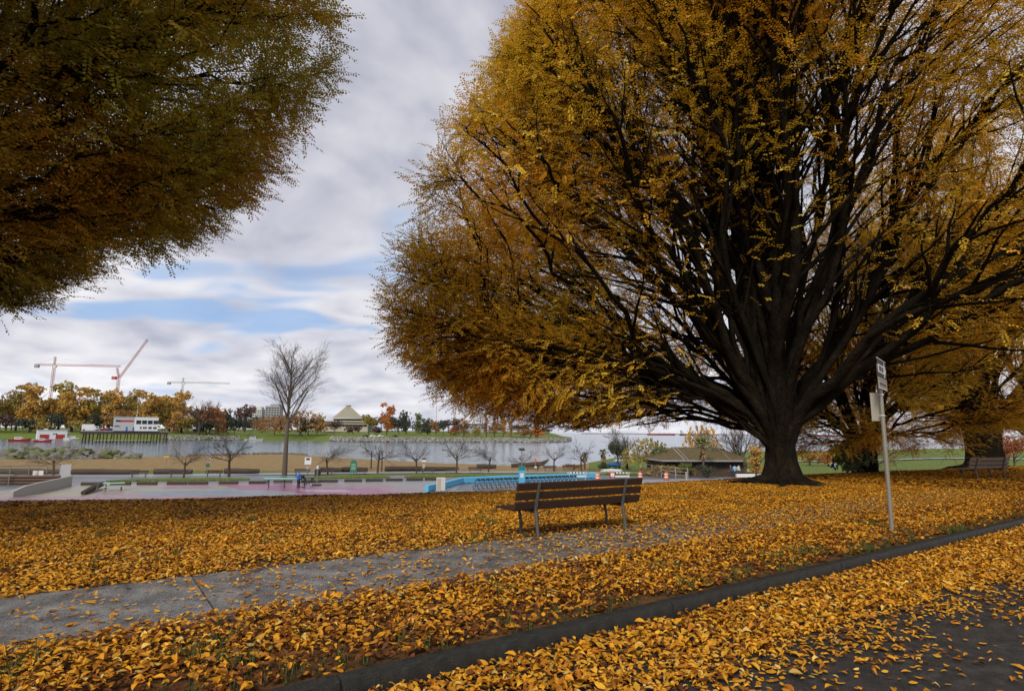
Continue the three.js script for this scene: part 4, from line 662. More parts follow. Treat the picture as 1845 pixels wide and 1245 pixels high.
// ------------------------------------------------------------------ one way sign
const font = await new FontLoader().loadAsync('fonts/droid/droid_sans_bold.typeface.json');
const text = (s, size, depth = 0.004) => { const g = new TextGeometry(s, { font, size, depth, curveSegments: 3 }); g.computeBoundingBox(); const b = g.boundingBox; g.translate(-(b.min.x + b.max.x) / 2, -(b.min.y + b.max.y) / 2, 0); return indexed(g); };
{
  const p = treeAt(1608, 953, 0), o = thing('street_sign', 'one way street sign on a galvanised pole at the kerb', 'sign', p), dirT = Math.atan2(0.777, 0.629);
  const pole = new Acc().tube([V(0, -0.1, 0), V(0, 2.62, 0)], [0.033, 0.03], 12, true).geo(); part('pole', pole, M.galv, o);
  const plate = part('arrow_plate', rbox(0.91, 0.30, 0.006, 0.002, [0, 0, 0]), M.black, o); plate.position.set(0.02, 2.52, 0.04).applyAxisAngle(V(0, 1, 0), dirT); plate.rotation.y = dirT;
  const sh = new THREE.Shape(); [[-0.43, -0.065], [0.22, -0.065], [0.22, -0.125], [0.42, 0], [0.22, 0.125], [0.22, 0.065], [-0.43, 0.065]].forEach(([x, y], i) => (i ? sh.lineTo(x, y) : sh.moveTo(x, y)));
  const arrow = part('arrow', indexed(new THREE.ExtrudeGeometry(sh, { depth: 0.003, bevelEnabled: false })), M.white, plate); arrow.position.z = 0.0032;
  const word = part('lettering', text('ONE WAY', 0.078, 0.002), M.black, plate); word.position.set(-0.1, 0, 0.0064);
  const rimG = [box(0.92, 0.012, 0.008, [0, 0.156, 0]), box(0.92, 0.012, 0.008, [0, -0.156, 0])]; part('edge_strip', rimG, M.white, plate);
  const low = part('lower_plate', rbox(0.91, 0.13, 0.006, 0.002, [0, 0, 0]), M.beige, o); low.position.set(0.02, 2.28, 0.04).applyAxisAngle(V(0, 1, 0), dirT); low.rotation.y = dirT;
  part('dark_line', [0, 1, 2, 3, 4, 5, 6].map((k) => box(0.06, 0.05, 0.002, [-0.33 + k * 0.105, 0.0, 0.0042])), M.dark, low); part('edge_strip', box(0.92, 0.012, 0.008, [0, -0.071, 0]), M.white, low);
  const back = part('parking_plate', rbox(0.26, 0.45, 0.005, 0.002, [0, 0, 0]), M.beige, o); back.position.set(-0.04, 1.93, -0.06); back.rotation.y = 0.35;
  for (const y of [1.79, 2.12]) part('clamp', new THREE.TorusGeometry(0.037, 0.009, 6, 16).rotateX(Math.PI / 2).translate(0, y, 0), M.white, o);
}

// ------------------------------------------------------------------ promenade furniture
{
  const FB = thing('promenade_bench', '', 'bench', [0, 0, 0], 0, 'benches along the promenade'); scene.remove(FB); used.set('promenade_bench', 0);
  part('backrest', [box(2.2, 0.14, 0.05, [0, 0.62, -0.2]), box(2.2, 0.14, 0.05, [0, 0.8, -0.24])], M.timber, FB); part('seat', [box(2.2, 0.06, 0.42, [0, 0.45, 0])], M.timber, FB);
  for (const x of [-0.8, 0.8]) part('leg', [box(0.06, 0.45, 0.06, [x, 0.22, 0.16]), box(0.06, 0.85, 0.06, [x, 0.42, -0.17])], M.iron, FB);
  [40, 249, 319, 384, 543, 587, 647, 770, 814, 856, 960, 991, 1025].forEach((px, i) => { const py = lookup([[0, 862], [384, 859], [543, 856], [647, 854.5], [856, 852], [960, 850], [1025, 848]], px), p = on(px, py, LOW); copy(FB, p, lerp(0.25, 0.05, px / 1025), `${ORD[i]} slatted bench from the left along the beach promenade`); });
  const logM = mat([0.07, 0.05, 0.035], 0.9, { bumpMap: rep(T.bark, 0.5), bumpScale: 0.05 });
  [[-20, 113, 853], [129, 248, 853.5], [277, 345, 853], [404, 466, 852], [572, 616, 849.5], [616, 662, 849], [693, 820, 847.5], [859, 894, 843]].forEach(([a, b, py], i) => {
    const A = on(a, py, LOW + 0.1), B = on(b, py, LOW + 0.1), m = A.clone().lerp(B, 0.5), o = thing('beach_log', `${ORD[i]} long driftwood log from the left on the sand`, 'log', m, 0, 'driftwood logs on the beach'), d = B.sub(A).multiplyScalar(0.5);
    part('log', new Acc().tube([d.clone().negate(), d.clone().multiplyScalar(-0.3).setY(0.03), d.clone().multiplyScalar(0.4).setY(-0.02), d], [0.42, 0.41, 0.39, 0.33].map((r) => r * (i === 7 ? 1 : 0.95)), 9, true).geo(), logM, o).position.y = 0.25;
    o.children[0].name = 'stem';
  });
  const dp = on(950, 842, LOW - 0.1), dw = thing('driftwood_stump', 'big driftwood log with an upturned root end on the sand', 'log', dp);
  part('stem', new Acc().tube([V(-3, 0.3, 0), V(0, 0.45, 0), V(2, 0.6, 0.2)], [0.36, 0.42, 0.5], 9, true).geo(), logM, dw); part('root', new Acc().tube([V(1.6, 0.5, 0.1), V(2.9, 0.9, 0), V(4.1, 1.5, 0)], [0.45, 0.25, 0.08], 7, true).geo(), logM, dw); part('root', new Acc().tube([V(1.7, 0.5, 0.1), V(3, 0.5, 0.4), V(4, 1.3, 0.6)], [0.4, 0.2, 0.05], 7, true).geo(), logM, dw);
  const stopG = rbox(2.15, 0.3, 0.3, 0.05, [0, 0.16, 0]);
  [164, 216, 264, 318, 356, 411, 465, 509, 559, 592, 636, 674, 710, 747, 780].forEach((px, i) => { const p = on(px, lookup([[164, 874], [411, 872], [559, 869.5], [780, 865]], px), LOW + 0.005), o = thing('wheel_stop', `${ORD[i]} dark timber wheel stop from the left edging the lot`, 'wheel stop', p, 0.14, 'timber wheel stops along the lot'); part('beam', stopG, M.timber, o); part('spike', [bar([-0.8, 0.3, 0], [-0.8, 0.34, 0], 0.04), bar([0.8, 0.3, 0], [0.8, 0.34, 0], 0.04)], M.iron, o); });
}
function picnic(label, p, turn, top, legs, L = 1.9) {
  const o = thing('picnic_table', label, 'table', p, turn); for (let k = -2; k <= 2; k++) part('top_board', box(L, 0.05, 0.15, [0, 0.75, k * 0.16]), top, o);
  for (const s of [-1, 1]) { for (const q of [0, 1]) part('seat_board', box(L, 0.05, 0.13, [0, 0.45, s * (0.68 + q * 0.14)]), top, o); for (const x of [-L * 0.36, L * 0.36]) part('leg', bar([x, 0, s * 0.62], [x, 0.74, s * 0.22], 0.045), legs, o); }
  for (const x of [-L * 0.36, L * 0.36]) part('cross_bar', box(0.06, 0.09, 1.5, [x, 0.41, 0]), legs, o);
}
M.barkLog = mat([0.16, 0.14, 0.11], 0.95, { map: rep(noiseTex(256, 7, { oct: 5, seed: 97, rgb: [[90, 80, 70], [255, 245, 230]], color: true }), 0.5), bumpMap: rep(T.bark, 1), bumpScale: 0.08 });
const orangeWood = mat([0.42, 0.17, 0.04], 0.7);
picnic('mint topped picnic table with orange legs near the concrete ramp', on(203, 884, LOW), 0.5, M.mint, orangeWood);
{
  const p = on(515, 878, LOW), o = thing('long_table', 'long white topped table where the cyclist pair stand', 'table', p, 0.12), G = 4.2;
  for (let k = -1; k <= 1; k++) part('top_board', box(G, 0.06, 0.26, [-0.3, 0.95, k * 0.28]), M.mint, o); part('rail', box(G, 0.1, 0.05, [-0.3, 0.87, 0.42]), M.green, o);
  for (const x of [-1.9, -0.2, 1.4]) part('leg', bar([x, 0, 0], [x, 0.92, 0], 0.07), M.iron, o); part('foot_rail', box(G * 0.9, 0.06, 0.12, [-0.3, 0.5, 0]), M.offwhite, o);
}
{ const A = on(148, 892, LOW), B = on(182, 880, LOW), o = thing('fallen_log', 'mottled grey log lying beside the mint picnic table', 'log', A); part('stem', new Acc().tube([V(0, 0.2, 0), B.clone().sub(A).multiplyScalar(0.5).setY(0.35), B.clone().sub(A).setY(0.45)], [0.2, 0.3, 0.26], 9, true).geo(), M.barkLog, o); part('stub', bar([0.8, 0.5, -0.8], [1.0, 0.95, -0.6], 0.12, 0.06), M.rock, o); }
// information boards and small signs
function board(name, label, px, py, top, w, h, m, extra) { const p = on(px, py, LOW), H = at(px, top, -p.z).y - LOW, o = thing(name, label, 'sign', p, -pxDir(px) * 0.5); part('post', bar([0, 0, 0], [0, H, 0], 0.05), M.galv, o); part('panel', box(w, h, 0.04, [0, H - h / 2, 0.06]), m, o); if (extra) extra(o, H); return o; }
board('park_sign', 'white notice sign beside the tall leafless tree', 553, 857, 824, 0.9, 1.0, M.white, (o, H) => { part('pictogram', box(0.5, 0.28, 0.01, [0, H - 0.25, 0.085]), M.dark, o); part('lower_panel', box(0.5, 0.5, 0.04, [0, H - 1.4, 0.06]), M.grey, o); });
board('park_sign', 'red and white prohibition sign near the third small tree', 372, 860, 825, 0.55, 0.6, M.white, (o, H) => { part('ring', new THREE.TorusGeometry(0.2, 0.05, 6, 16).translate(0, H - 0.3, 0.09), M.red, o); part('lower_panel', box(0.5, 0.4, 0.04, [0, H - 1.0, 0.06]), M.green, o); });
board('park_sign', 'brown and white sign beside the sixth small leafless tree', 763, 853, 825, 0.6, 0.6, M.white, (o, H) => { part('header', box(0.6, 0.3, 0.01, [0, H - 0.15, 0.085]), M.brown, o); part('lower_panel', box(0.4, 0.7, 0.04, [0, H - 1.2, 0.06]), M.beige, o); });
board('park_sign', 'yellow warning sign at the left end of the beach', 297, 851, 821, 0.65, 0.3, M.yellow, (o, H) => part('border', box(0.7, 0.05, 0.05, [0, H + 0.02, 0.05]), M.dark, o));
board('park_sign', 'orange topped sign in front of the driftwood stump', 965, 850, 826, 0.3, 0.6, M.orange, (o, H) => part('lower_panel', box(0.4, 0.3, 0.04, [0, H - 1.4, 0.07]), M.white, o));
board('park_sign', 'small white sign on a post beside the cyclists', 570, 875, 839, 0.2, 0.34, M.white, (o) => part('foot', box(1.0, 0.16, 0.5, [0, 0.08, 0]), M.dark, o));
{
  const p = on(636, 858, LOW), w = 0.95, o = thing('map_board', 'green arch topped map board by the beach', 'sign', p), s = new THREE.Shape(); s.moveTo(-w / 2, 0); s.lineTo(w / 2, 0); s.lineTo(w / 2, 1.25); s.absarc(0, 1.25, w / 2, 0, Math.PI); s.lineTo(-w / 2, 0);
  part('panel', put(indexed(new THREE.ExtrudeGeometry(s, { depth: 0.1, bevelEnabled: false })), [0, 0.55, 0]), M.green, o); for (const x of [-0.4, 0.4]) part('leg', box(0.09, 0.6, 0.09, [x, 0.3, 0.05]), M.green, o); for (let k = 0; k < 5; k++) part('text_line', box(0.6, 0.06, 0.01, [0, 0.95 + k * 0.18, 0.106]), M.mint, o);
}
{ const o = thing('litter_bin', 'dark square bin beside the promenade bench', 'bin', on(571, 857, LOW)); part('body', rbox(0.6, 0.9, 0.6, 0.04, [0, 0.45, 0]), M.dark, o); part('lid', rbox(0.66, 0.12, 0.66, 0.03, [0, 0.96, 0]), M.grey, o); }
[[668, 846, 813], [687, 851, 818]].forEach(([px, py, top], i) => { const p = on(px, py, LOW - 0.2), H = at(px, top, -p.z).y - p.y, o = thing('net_post', `${i ? 'nearer' : 'farther'} dark wooden net post standing on the sand`, 'post', p); part('pole', bar([0, -0.3, 0], [0, H, 0], 0.13, 0.11, 8), M.brown, o); part('cap', bar([0, H, 0], [0, H + 0.05, 0], 0.14, 0.14, 8), M.timber, o); });

// ------------------------------------------------------------------ bicycle share station
const wheelG = new THREE.TorusGeometry(0.31, 0.022, 6, 22), spokes = mg([0, 1, 2, 3].map((k) => bar([Math.cos(k * 0.785) * 0.3, Math.sin(k * 0.785) * 0.3, 0], [-Math.cos(k * 0.785) * 0.3, -Math.sin(k * 0.785) * 0.3, 0], 0.004, 0.004, 3)));
function bike(name, label, p, turn, frameM, group) {
  const o = thing(name, label, 'bicycle', p, turn, group);
  for (const x of [-0.52, 0.52]) { const w = part('wheel', wheelG, M.black, o); w.position.set(x, 0.33, 0); part('spokes', spokes, M.galv, w); }
  part('frame', [bar([-0.52, 0.33, 0], [-0.08, 0.3, 0], 0.022), bar([-0.08, 0.3, 0], [-0.2, 0.82, 0], 0.028), bar([-0.08, 0.3, 0], [0.36, 0.75, 0], 0.04), bar([0.52, 0.33, 0], [0.36, 0.95, 0], 0.026), bar([-0.52, 0.33, 0], [-0.17, 0.6, 0], 0.016)], frameM, o);
  part('fender', [new THREE.TorusGeometry(0.36, 0.035, 5, 12, 2.2).rotateZ(0.5).translate(-0.52, 0.33, 0), new THREE.TorusGeometry(0.36, 0.03, 5, 12, 1.6).rotateZ(0.9).translate(0.52, 0.33, 0)], frameM, o);
  part('saddle', [box(0.26, 0.07, 0.15, [-0.22, 0.93, 0]), bar([-0.2, 0.8, 0], [-0.21, 0.92, 0], 0.015)], M.black, o); part('handlebar', [bar([0.34, 0.98, 0], [0.32, 1.06, 0], 0.018), bar([0.28, 1.08, -0.3], [0.28, 1.08, 0.3], 0.016)], M.black, o); part('basket', box(0.26, 0.22, 0.34, [0.52, 0.93, 0]), M.dark, o);
  return o;
}
const bikeBlue = mat([0.12, 0.36, 0.62], 0.4);
{
  const A = on(858, 881, LOW), B = on(1034, 872.5, LOW), n = 24; let proto;
  for (let k = 0; k < n; k++) {
    const t = k / (n - 1), p = A.clone().lerp(B, t), lab = `${ORD[k]} pale blue hire bike from the left in the docking row`; if (Math.abs(t - 0.44) < 0.03) continue;
    if (!proto) proto = bike('hire_bike', lab, p, 1.15, bikeBlue, 'hire bikes docked in a row'); else copy(proto, p, 1.15 + 0.05 * Math.sin(k * 3), lab);
    const dk = thing('bike_dock', `${ORD[k]} grey docking post from the left under the bikes`, 'dock', p.clone().add(V(0.35, 0, -0.7)), 0.1, 'docking posts of the bike station'); part('body', rbox(0.14, 0.75, 0.22, 0.02, [0, 0.375, 0]), M.offwhite, dk); part('foot', box(0.3, 0.06, 0.9, [0, 0.03, 0.1]), M.grey, dk);
  }
  const kp = on(940, 878, LOW), k = thing('station_kiosk', 'tall blue bike station kiosk panel', 'kiosk', kp, 0.2); part('panel', rbox(0.72, 2.35, 0.22, 0.03, [0, 1.25, 0]), M.sky, k); part('header', box(0.74, 0.5, 0.24, [0, 2.18, 0]), M.teal, k); part('screen', box(0.4, 0.5, 0.02, [0, 1.35, 0.115]), M.white, k); part('base', box(0.8, 0.1, 0.5, [0, 0.05, 0]), M.blue, k); part('solar_mast', bar([0, 2.4, 0], [0, 4.3, 0], 0.05), M.galv, k); part('solar_panel', box(0.7, 0.05, 0.5, [0, 4.32, 0], [0.5, 0, 0]), M.dark, k);
  const post = (px, py) => on(px, py, LOW), W = [[768, 887], [800, 880], [832, 871], [880, 868.5], [930, 866.5], [980, 865], [1030, 863], [1073, 861.5]];
  for (let i = 0; i < W.length - 1; i++) { const a = post(...W[i]), b = post(...W[i + 1]), m = a.clone().lerp(b, 0.5), L = a.distanceTo(b) - 0.05, o = thing('road_barrier', `${ORD[i]} sky blue painted concrete barrier from the left behind the bikes`, 'barrier', m, Math.atan2(-(b.z - a.z), b.x - a.x), 'sky blue painted barriers'); part('block', rbox(L, 0.72, 0.42, 0.06, [0, 0.36, 0]), M.sky, o); part('lifting_slot', [box(0.3, 0.1, 0.43, [-L * 0.28, 0.05, 0]), box(0.3, 0.1, 0.43, [L * 0.28, 0.05, 0])], M.dark, o); }
  const cb = on(792, 885, LOW), c = thing('utility_cabinet', 'grey beige utility cabinet pair at the end of blue barrier', 'cabinet', cb, 0.1); part('box', rbox(0.95, 1.35, 0.5, 0.03, [0.1, 0.75, 0]), M.offwhite, c); part('door', box(0.4, 1.1, 0.02, [-0.08, 0.78, 0.26]), M.beige, c); part('plinth', box(1.1, 0.12, 0.6, [0.1, 0.06, 0]), M.grey, c);
  [1077, 1154, 1201].forEach((px, i) => { const p = on(px, [866, 864, 865][i], LOW), o = thing('traffic_barrel', ['orange and white traffic barrel at the blue barrier end', 'orange and white traffic barrel beside the pink barricade', 'orange and white traffic barrel standing alone on the road'][i], 'barrel', p, 0, 'orange traffic barrels'); part('body', new THREE.CylinderGeometry(0.24, 0.29, 0.95, 14).translate(0, 0.55, 0), M.orange, o); for (const y of [0.42, 0.78]) part('band', new THREE.CylinderGeometry(0.262 + (0.6 - y) * 0.05, 0.272 + (0.6 - y) * 0.05, 0.16, 14).translate(0, y, 0), M.white, o); part('foot', new THREE.CylinderGeometry(0.36, 0.38, 0.08, 14).translate(0, 0.04, 0), M.black, o); part('handle', box(0.16, 0.12, 0.05, [0, 1.06, 0]), M.orange, o); });
  [[1118, 865, 'pink and white folding barricade behind the bench', M.red], [1040, 865, 'white folding barricade over the blue barrier', M.white]].forEach(([px, py, label, m], i) => { const p = on(px, py, LOW), o = thing('barricade', label, 'barricade', p, 0.1); for (const y of [0.5, 0.95]) part('plank', box(2.6, 0.2, 0.06, [0, y, 0]), M.white, o); for (let k = 0; k < 6; k++) part('stripe', box(0.16, 0.2, 0.01, [-1.1 + k * 0.44, 0.95, 0.036]), i ? M.dark : M.black, o); for (const x of [-1.1, 1.1]) part('leg', [bar([x, 0, -0.3], [x, 1.1, 0], 0.03), bar([x, 0, 0.3], [x, 1.1, 0], 0.03)], M.offwhite, o); if (!i) { part('notice', box(0.8, 0.75, 0.02, [-1.15, 0.7, 0.06]), m, o); part('notice_face', box(0.5, 0.5, 0.01, [-1.1, 0.7, 0.075]), M.white, o); } });
}

// ------------------------------------------------------------------ people
function person(label, p, turn, pose, col) {
  const N = 52, mc = new MarchingCubes(N, new THREE.MeshStandardMaterial(), false, false, 60000), S = 1.0, J = {
    hip: [0, 0.92, 0], chest: [0, 1.3, 0.02], neck: [0, 1.46, 0.02], head: [0, 1.62, 0.04], ls: [-0.19, 1.4, 0], rs: [0.19, 1.4, 0], le: [-0.25, 1.13, -0.02], re: [0.25, 1.13, -0.02], lw: [-0.24, 0.9, 0.08], rw: [0.24, 0.9, 0.08], lf: [-0.24, 0.8, 0.12], rf: [0.24, 0.8, 0.12],
    lh: [-0.09, 0.9, 0], rh: [0.09, 0.9, 0], lk: [-0.1, 0.5, 0.03], rk: [0.1, 0.5, 0.03], la: [-0.1, 0.09, -0.03], ra: [0.1, 0.09, -0.03], lt: [-0.11, 0.04, 0.14], rt: [0.11, 0.04, 0.14], ...pose };
  const B = [['hip', 'chest', 0.135, 0.155, 1], ['chest', 'neck', 0.14, 0.06, 1], ['neck', 'head', 0.055, 0.1, 0], ['ls', 'rs', 0.075, 0.075, 1], ['ls', 'le', 0.062, 0.05, 1], ['le', 'lw', 0.05, 0.038, 1], ['lw', 'lf', 0.036, 0.03, 0], ['rs', 're', 0.062, 0.05, 1], ['re', 'rw', 0.05, 0.038, 1], ['rw', 'rf', 0.036, 0.03, 0], ['lh', 'rh', 0.1, 0.1, 2], ['lh', 'lk', 0.09, 0.062, 2], ['lk', 'la', 0.06, 0.042, 2], ['la', 'lt', 0.045, 0.035, 3], ['rh', 'rk', 0.09, 0.062, 2], ['rk', 'ra', 0.06, 0.042, 2], ['ra', 'rt', 0.045, 0.035, 3]].map(([a, b, r0, r1, c]) => [V(...J[a]), V(...J[b]), r0, r1, c]);
  const d = (q) => { let m = 9, best = 0, bd = 9; for (const [a, b, r0, r1, c] of B) { const ab = b.clone().sub(a), t = Math.min(1, Math.max(0, q.clone().sub(a).dot(ab) / ab.lengthSq())), e = q.distanceTo(a.clone().addScaledVector(ab, t)) - lerp(r0, r1, t); if (e < bd) { bd = e; best = c; } const h = Math.max(0, 0.05 - Math.abs(m - e)) / 0.05; m = Math.min(m, e) - h * h * 0.0125; } return [m, best]; };
  const q = V(0, 0, 0); for (let k = 0; k < N; k++) for (let j = 0; j < N; j++) for (let i = 0; i < N; i++) { q.set((i / (N / 2) - 1) * S, (j / (N / 2) - 1) * S + 0.9, (k / (N / 2) - 1) * S); mc.field[i + j * N + k * N * N] = Math.abs(q.x) > 0.6 || Math.abs(q.z) > 0.75 ? -1 : -d(q)[0]; }
  mc.isolation = 0; mc.update(); const n = mc.count, pos = mc.positionArray.slice(0, n * 3), nor = mc.normalArray.slice(0, n * 3), cols = new Float32Array(n * 3);
  for (let i = 0; i < n; i++) { q.set(pos[i * 3] * S, pos[i * 3 + 1] * S + 0.9, pos[i * 3 + 2] * S); pos[i * 3] = q.x; pos[i * 3 + 1] = q.y; pos[i * 3 + 2] = q.z; const l = Math.hypot(nor[i * 3], nor[i * 3 + 1], nor[i * 3 + 2]) || 1; for (let c = 0; c < 3; c++) nor[i * 3 + c] /= l; const hd = V(...J.head), part4 = d(q)[1], cc = part4 === 0 && q.distanceTo(hd) < 0.14 && (q.y > hd.y + 0.045 || q.z < hd.z - 0.03) ? col[4] : col[part4]; cols.set(cc, i * 3); }
  const g = new THREE.BufferGeometry(); g.setAttribute('position', new THREE.BufferAttribute(pos, 3)); g.setAttribute('normal', new THREE.BufferAttribute(nor, 3)); g.setAttribute('color', new THREE.BufferAttribute(cols, 3));
  const m = new THREE.Mesh(g, M.cloth); m.name = numbered('person'); m.castShadow = m.receiveShadow = true; m.position.copy(p); m.rotation.y = turn; tag(m, label, 'person'); scene.add(m);
}
M.cloth = mat([1, 1, 1], 0.85, { vertexColors: true });
const SKIN = [0.42, 0.26, 0.19], DK = [0.02, 0.02, 0.025];
person('person in a blue jacket standing at the long white table', on(536, 879, LOW), 2.6, { lw: [-0.15, 1.05, 0.3], le: [-0.25, 1.15, 0.1], lf: [-0.1, 1.05, 0.38], head: [0, 1.61, 0.08] }, [SKIN, [0.03, 0.14, 0.5], DK, DK, [0.03, 0.14, 0.5]]);
person('person in black bending over a bicycle beside the table', on(548, 878.5, LOW), -1.2, { chest: [0, 1.2, 0.22], neck: [0, 1.28, 0.36], head: [0, 1.36, 0.5], ls: [-0.18, 1.24, 0.3], rs: [0.18, 1.24, 0.3], le: [-0.2, 1.0, 0.4], re: [0.2, 1.0, 0.4], lw: [-0.2, 0.85, 0.55], rw: [0.2, 0.85, 0.55], lf: [-0.18, 0.8, 0.62], rf: [0.18, 0.8, 0.62] }, [SKIN, DK, [0.03, 0.03, 0.035], DK, DK]);
bike('parked_bicycle', 'dark bicycle held by the person in black', on(553, 878, LOW), 0.5, M.dark);
[[1318, 859, 'person in navy walking at the left of the strollers', [[0.05, 0.07, 0.16], [0.03, 0.03, 0.05]], 1], [1325, 859, 'person in a light blue coat among the strollers', [[0.30, 0.55, 0.72], [0.05, 0.05, 0.06]], 0], [1332, 858.5, 'person in a pale vest at the right of the strollers', [[0.62, 0.62, 0.6], [0.04, 0.06, 0.10]], 0], [1347, 858, 'person in white sitting on the low white wall', [[0.68, 0.68, 0.66], [0.06, 0.05, 0.05]], 2]].forEach(([px, py, label, [a, b], k], i) => {
  const stride = k === 1 ? { lk: [-0.1, 0.5, 0.2], la: [-0.1, 0.12, 0.28], lt: [-0.1, 0.1, 0.42], rk: [0.1, 0.48, -0.12], ra: [0.1, 0.12, -0.36], rt: [0.1, 0.05, -0.2] } : {};
  const sit = k === 2 ? { hip: [0, 0.55, 0], chest: [0, 0.93, 0.03], neck: [0, 1.1, 0.04], head: [0, 1.26, 0.06], ls: [-0.19, 1.04, 0.02], rs: [0.19, 1.04, 0.02], le: [-0.25, 0.8, 0.1], re: [0.25, 0.8, 0.1], lw: [-0.14, 0.68, 0.3], rw: [0.14, 0.68, 0.3], lf: [-0.1, 0.66, 0.38], rf: [0.1, 0.66, 0.38], lh: [-0.09, 0.52, 0], rh: [0.09, 0.52, 0], lk: [-0.1, 0.5, 0.42], rk: [0.1, 0.5, 0.42], la: [-0.1, 0.1, 0.45], ra: [0.1, 0.1, 0.45], lt: [-0.1, 0.05, 0.6], rt: [0.1, 0.05, 0.6] } : {};
  person(label, on(px, py, LOW), [-1.2, 2.9, 0.4, 0.2][i], { ...stride, ...sit }, [SKIN, a, b, DK, [0.06, 0.04, 0.03]]);
});

// ------------------------------------------------------------------ clubhouse on the right
{
  const p = on(1278, 858, LOW), d = -p.z, W = 14.6, D = 9, o = thing('clubhouse', 'low brown clubhouse with a mossy hipped roof behind the palms', 'building', p, 0.12);
  const rw = mat([0.15, 0.105, 0.075], 0.85, { map: rep(noiseTex(256, 6, { oct: 5, seed: 83, rgb: [[150, 140, 130], [255, 250, 240]], color: true }), 0.4), bumpMap: rep(T.mid, 1), bumpScale: 0.02 }), roofM = mat([0.17, 0.135, 0.07], 0.9, { map: rep(noiseTex(256, 8, { oct: 5, seed: 89, rgb: [[160, 150, 130], [255, 250, 220]], color: true }), 0.3) });
  part('wall', box(W - 1.6, 2.3, D - 1.6, [0, 1.15, -D / 2]), rw, o);
  const A = new Acc(), e = 2.35, h = 4.2, x0 = -W / 2, x1 = W / 2, z0 = 0.3, z1 = -D - 0.3, r0 = V(x0 + 3.6, h, -D / 2), r1 = V(x1 - 3.6, h, -D / 2), c = [V(x0, e, z0), V(x1, e, z0), V(x1, e, z1), V(x0, e, z1)];
  A.tri(c[0], c[1], r1); A.tri(c[0], r1, r0); A.tri(c[1], c[2], r1); A.tri(c[2], c[3], r0); A.tri(c[2], r0, r1); A.tri(c[3], c[0], r0); const roof = part('roof', A.geo(), roofM, o);
  part('eave', [box(W + 0.1, 0.22, 0.12, [0, e - 0.08, z0]), box(W + 0.1, 0.22, 0.12, [0, e - 0.08, z1]), box(0.12, 0.22, D + 0.6, [x0, e - 0.08, -D / 2]), box(0.12, 0.22, D + 0.6, [x1, e - 0.08, -D / 2])], M.grey, roof); part('soffit', box(W - 0.1, 0.05, D + 0.4, [0, e - 0.1, -D / 2]), M.brown, roof);
  for (const [x, w] of [[-3.9, 0.22], [-3.3, 0.14], [3.5, 0.16]]) { const a = Math.atan2(h - e, D / 2 + 0.3); part('ridge_flashing', box(w, 0.06, (D / 2 + 0.3) / Math.cos(a), [0, 0, 0], [a, 0, 0]).translate(x, (h + e) / 2 + 0.04, (z0 - D / 2) / 2), M.galv, roof); }
  for (const x of [-5.4, -4.0, -1.2, 0.6, 2.4, 4.4]) { const w = part('window', box(1.1, 0.9, 0.1, [x, 1.55, -0.78]), M.timber, o); part('pane', box(0.9, 0.7, 0.04, [x, 1.55, -0.72]), M.glass, w); }
  const dr = part('door', box(1.0, 2.0, 0.12, [5.6, 1.0, -0.77]), M.timber, o); part('handle', box(0.06, 0.14, 0.08, [5.25, 1.0, -0.70]), M.galv, dr);
  const hd = thing('ivy_hedge', 'cream and green ivy covered garden wall by clubhouse', 'hedge', on(1205, 858, LOW), 0.1); part('wall', box(8.5, 1.2, 0.4, [0, 0.6, 0]), M.brown, hd); const iv = part('ivy', CROWN.weep[0], LEAFC.pale, hd); iv.scale.set(4.6, 1.9, 0.9); iv.position.y = -0.1; iv.userData.kind = 'stuff';
  const fpts = [[1155, 851], [1175, 855], [1192, 858.5], [1218, 861.5], [1240, 863]].map(([a, b]) => on(a, b, LOW)), f = thing('garden_fence', 'grey post and wire fence in front of the clubhouse garden', 'fence', [0, 0, 0]);
  fpts.forEach((q, i) => { part('fence_post', bar(q, q.clone().add(V(0, 1.5, 0)), 0.07), M.grey, f); if (i) for (const y of [0.4, 0.9, 1.42]) part('rail', bar(fpts[i - 1].clone().setY(LOW + y), q.clone().setY(LOW + y), 0.03), M.grey, f); });
  [[1100, 840, 'green upturned kayak on the dark rack', M.kay0 = mat([0.06, 0.4, 0.12], 0.4), 0.45, 3.4], [1108, 841, 'blue boat cover beside the green kayak', M.blue, 0.9, 2.8], [1120, 837, 'white dinghy hull leaning at the kayak rack', M.white, 1.2, 3], [1102, 846, 'white upturned skiff lying on the grass edge', M.offwhite, 0.25, 3.8]].forEach(([px, py, label, m, y, L]) => { const q = on(px, py + 6, LOW), k = thing('beached_boat', label, 'boat', q, 0.15); part('hull', new Acc().tube([V(-L / 2, y, 0), V(-L * 0.3, y, 0), V(0, y + 0.04, 0), V(L * 0.3, y, 0), V(L / 2, y + 0.1, 0)], [0.03, 0.3, 0.4, 0.3, 0.03], 10).geo(), m, k); part('keel', bar([-L * 0.45, y + 0.3, 0], [L * 0.45, y + 0.3, 0], 0.04), m, k); for (const x of [-0.9, 0.9]) part('trestle', box(0.1, y, 0.7, [x, y / 2, 0]), M.timber, k); });
  const wl = on(1358, 861, LOW), lw = thing('low_wall', 'long low white concrete wall beside the big trunk', 'wall', wl, 0.1); part('block', rbox(5.2, 0.5, 0.4, 0.04, [0, 0.3, 0]), M.white, lw); part('footing', box(5.3, 0.1, 0.5, [0, 0.05, 0]), M.grey, lw);
  const pl = on(1383, 856, LOW), lp = thing('lamp_post', 'pale post half hidden by the big trunk', 'post', pl); part('pole', bar([0, 0, 0], [0, 4.4, 0], 0.09, 0.07, 10), M.offwhite, lp); part('base', bar([0, 0, 0], [0, 0.4, 0], 0.15, 0.13, 10), M.grey, lp);
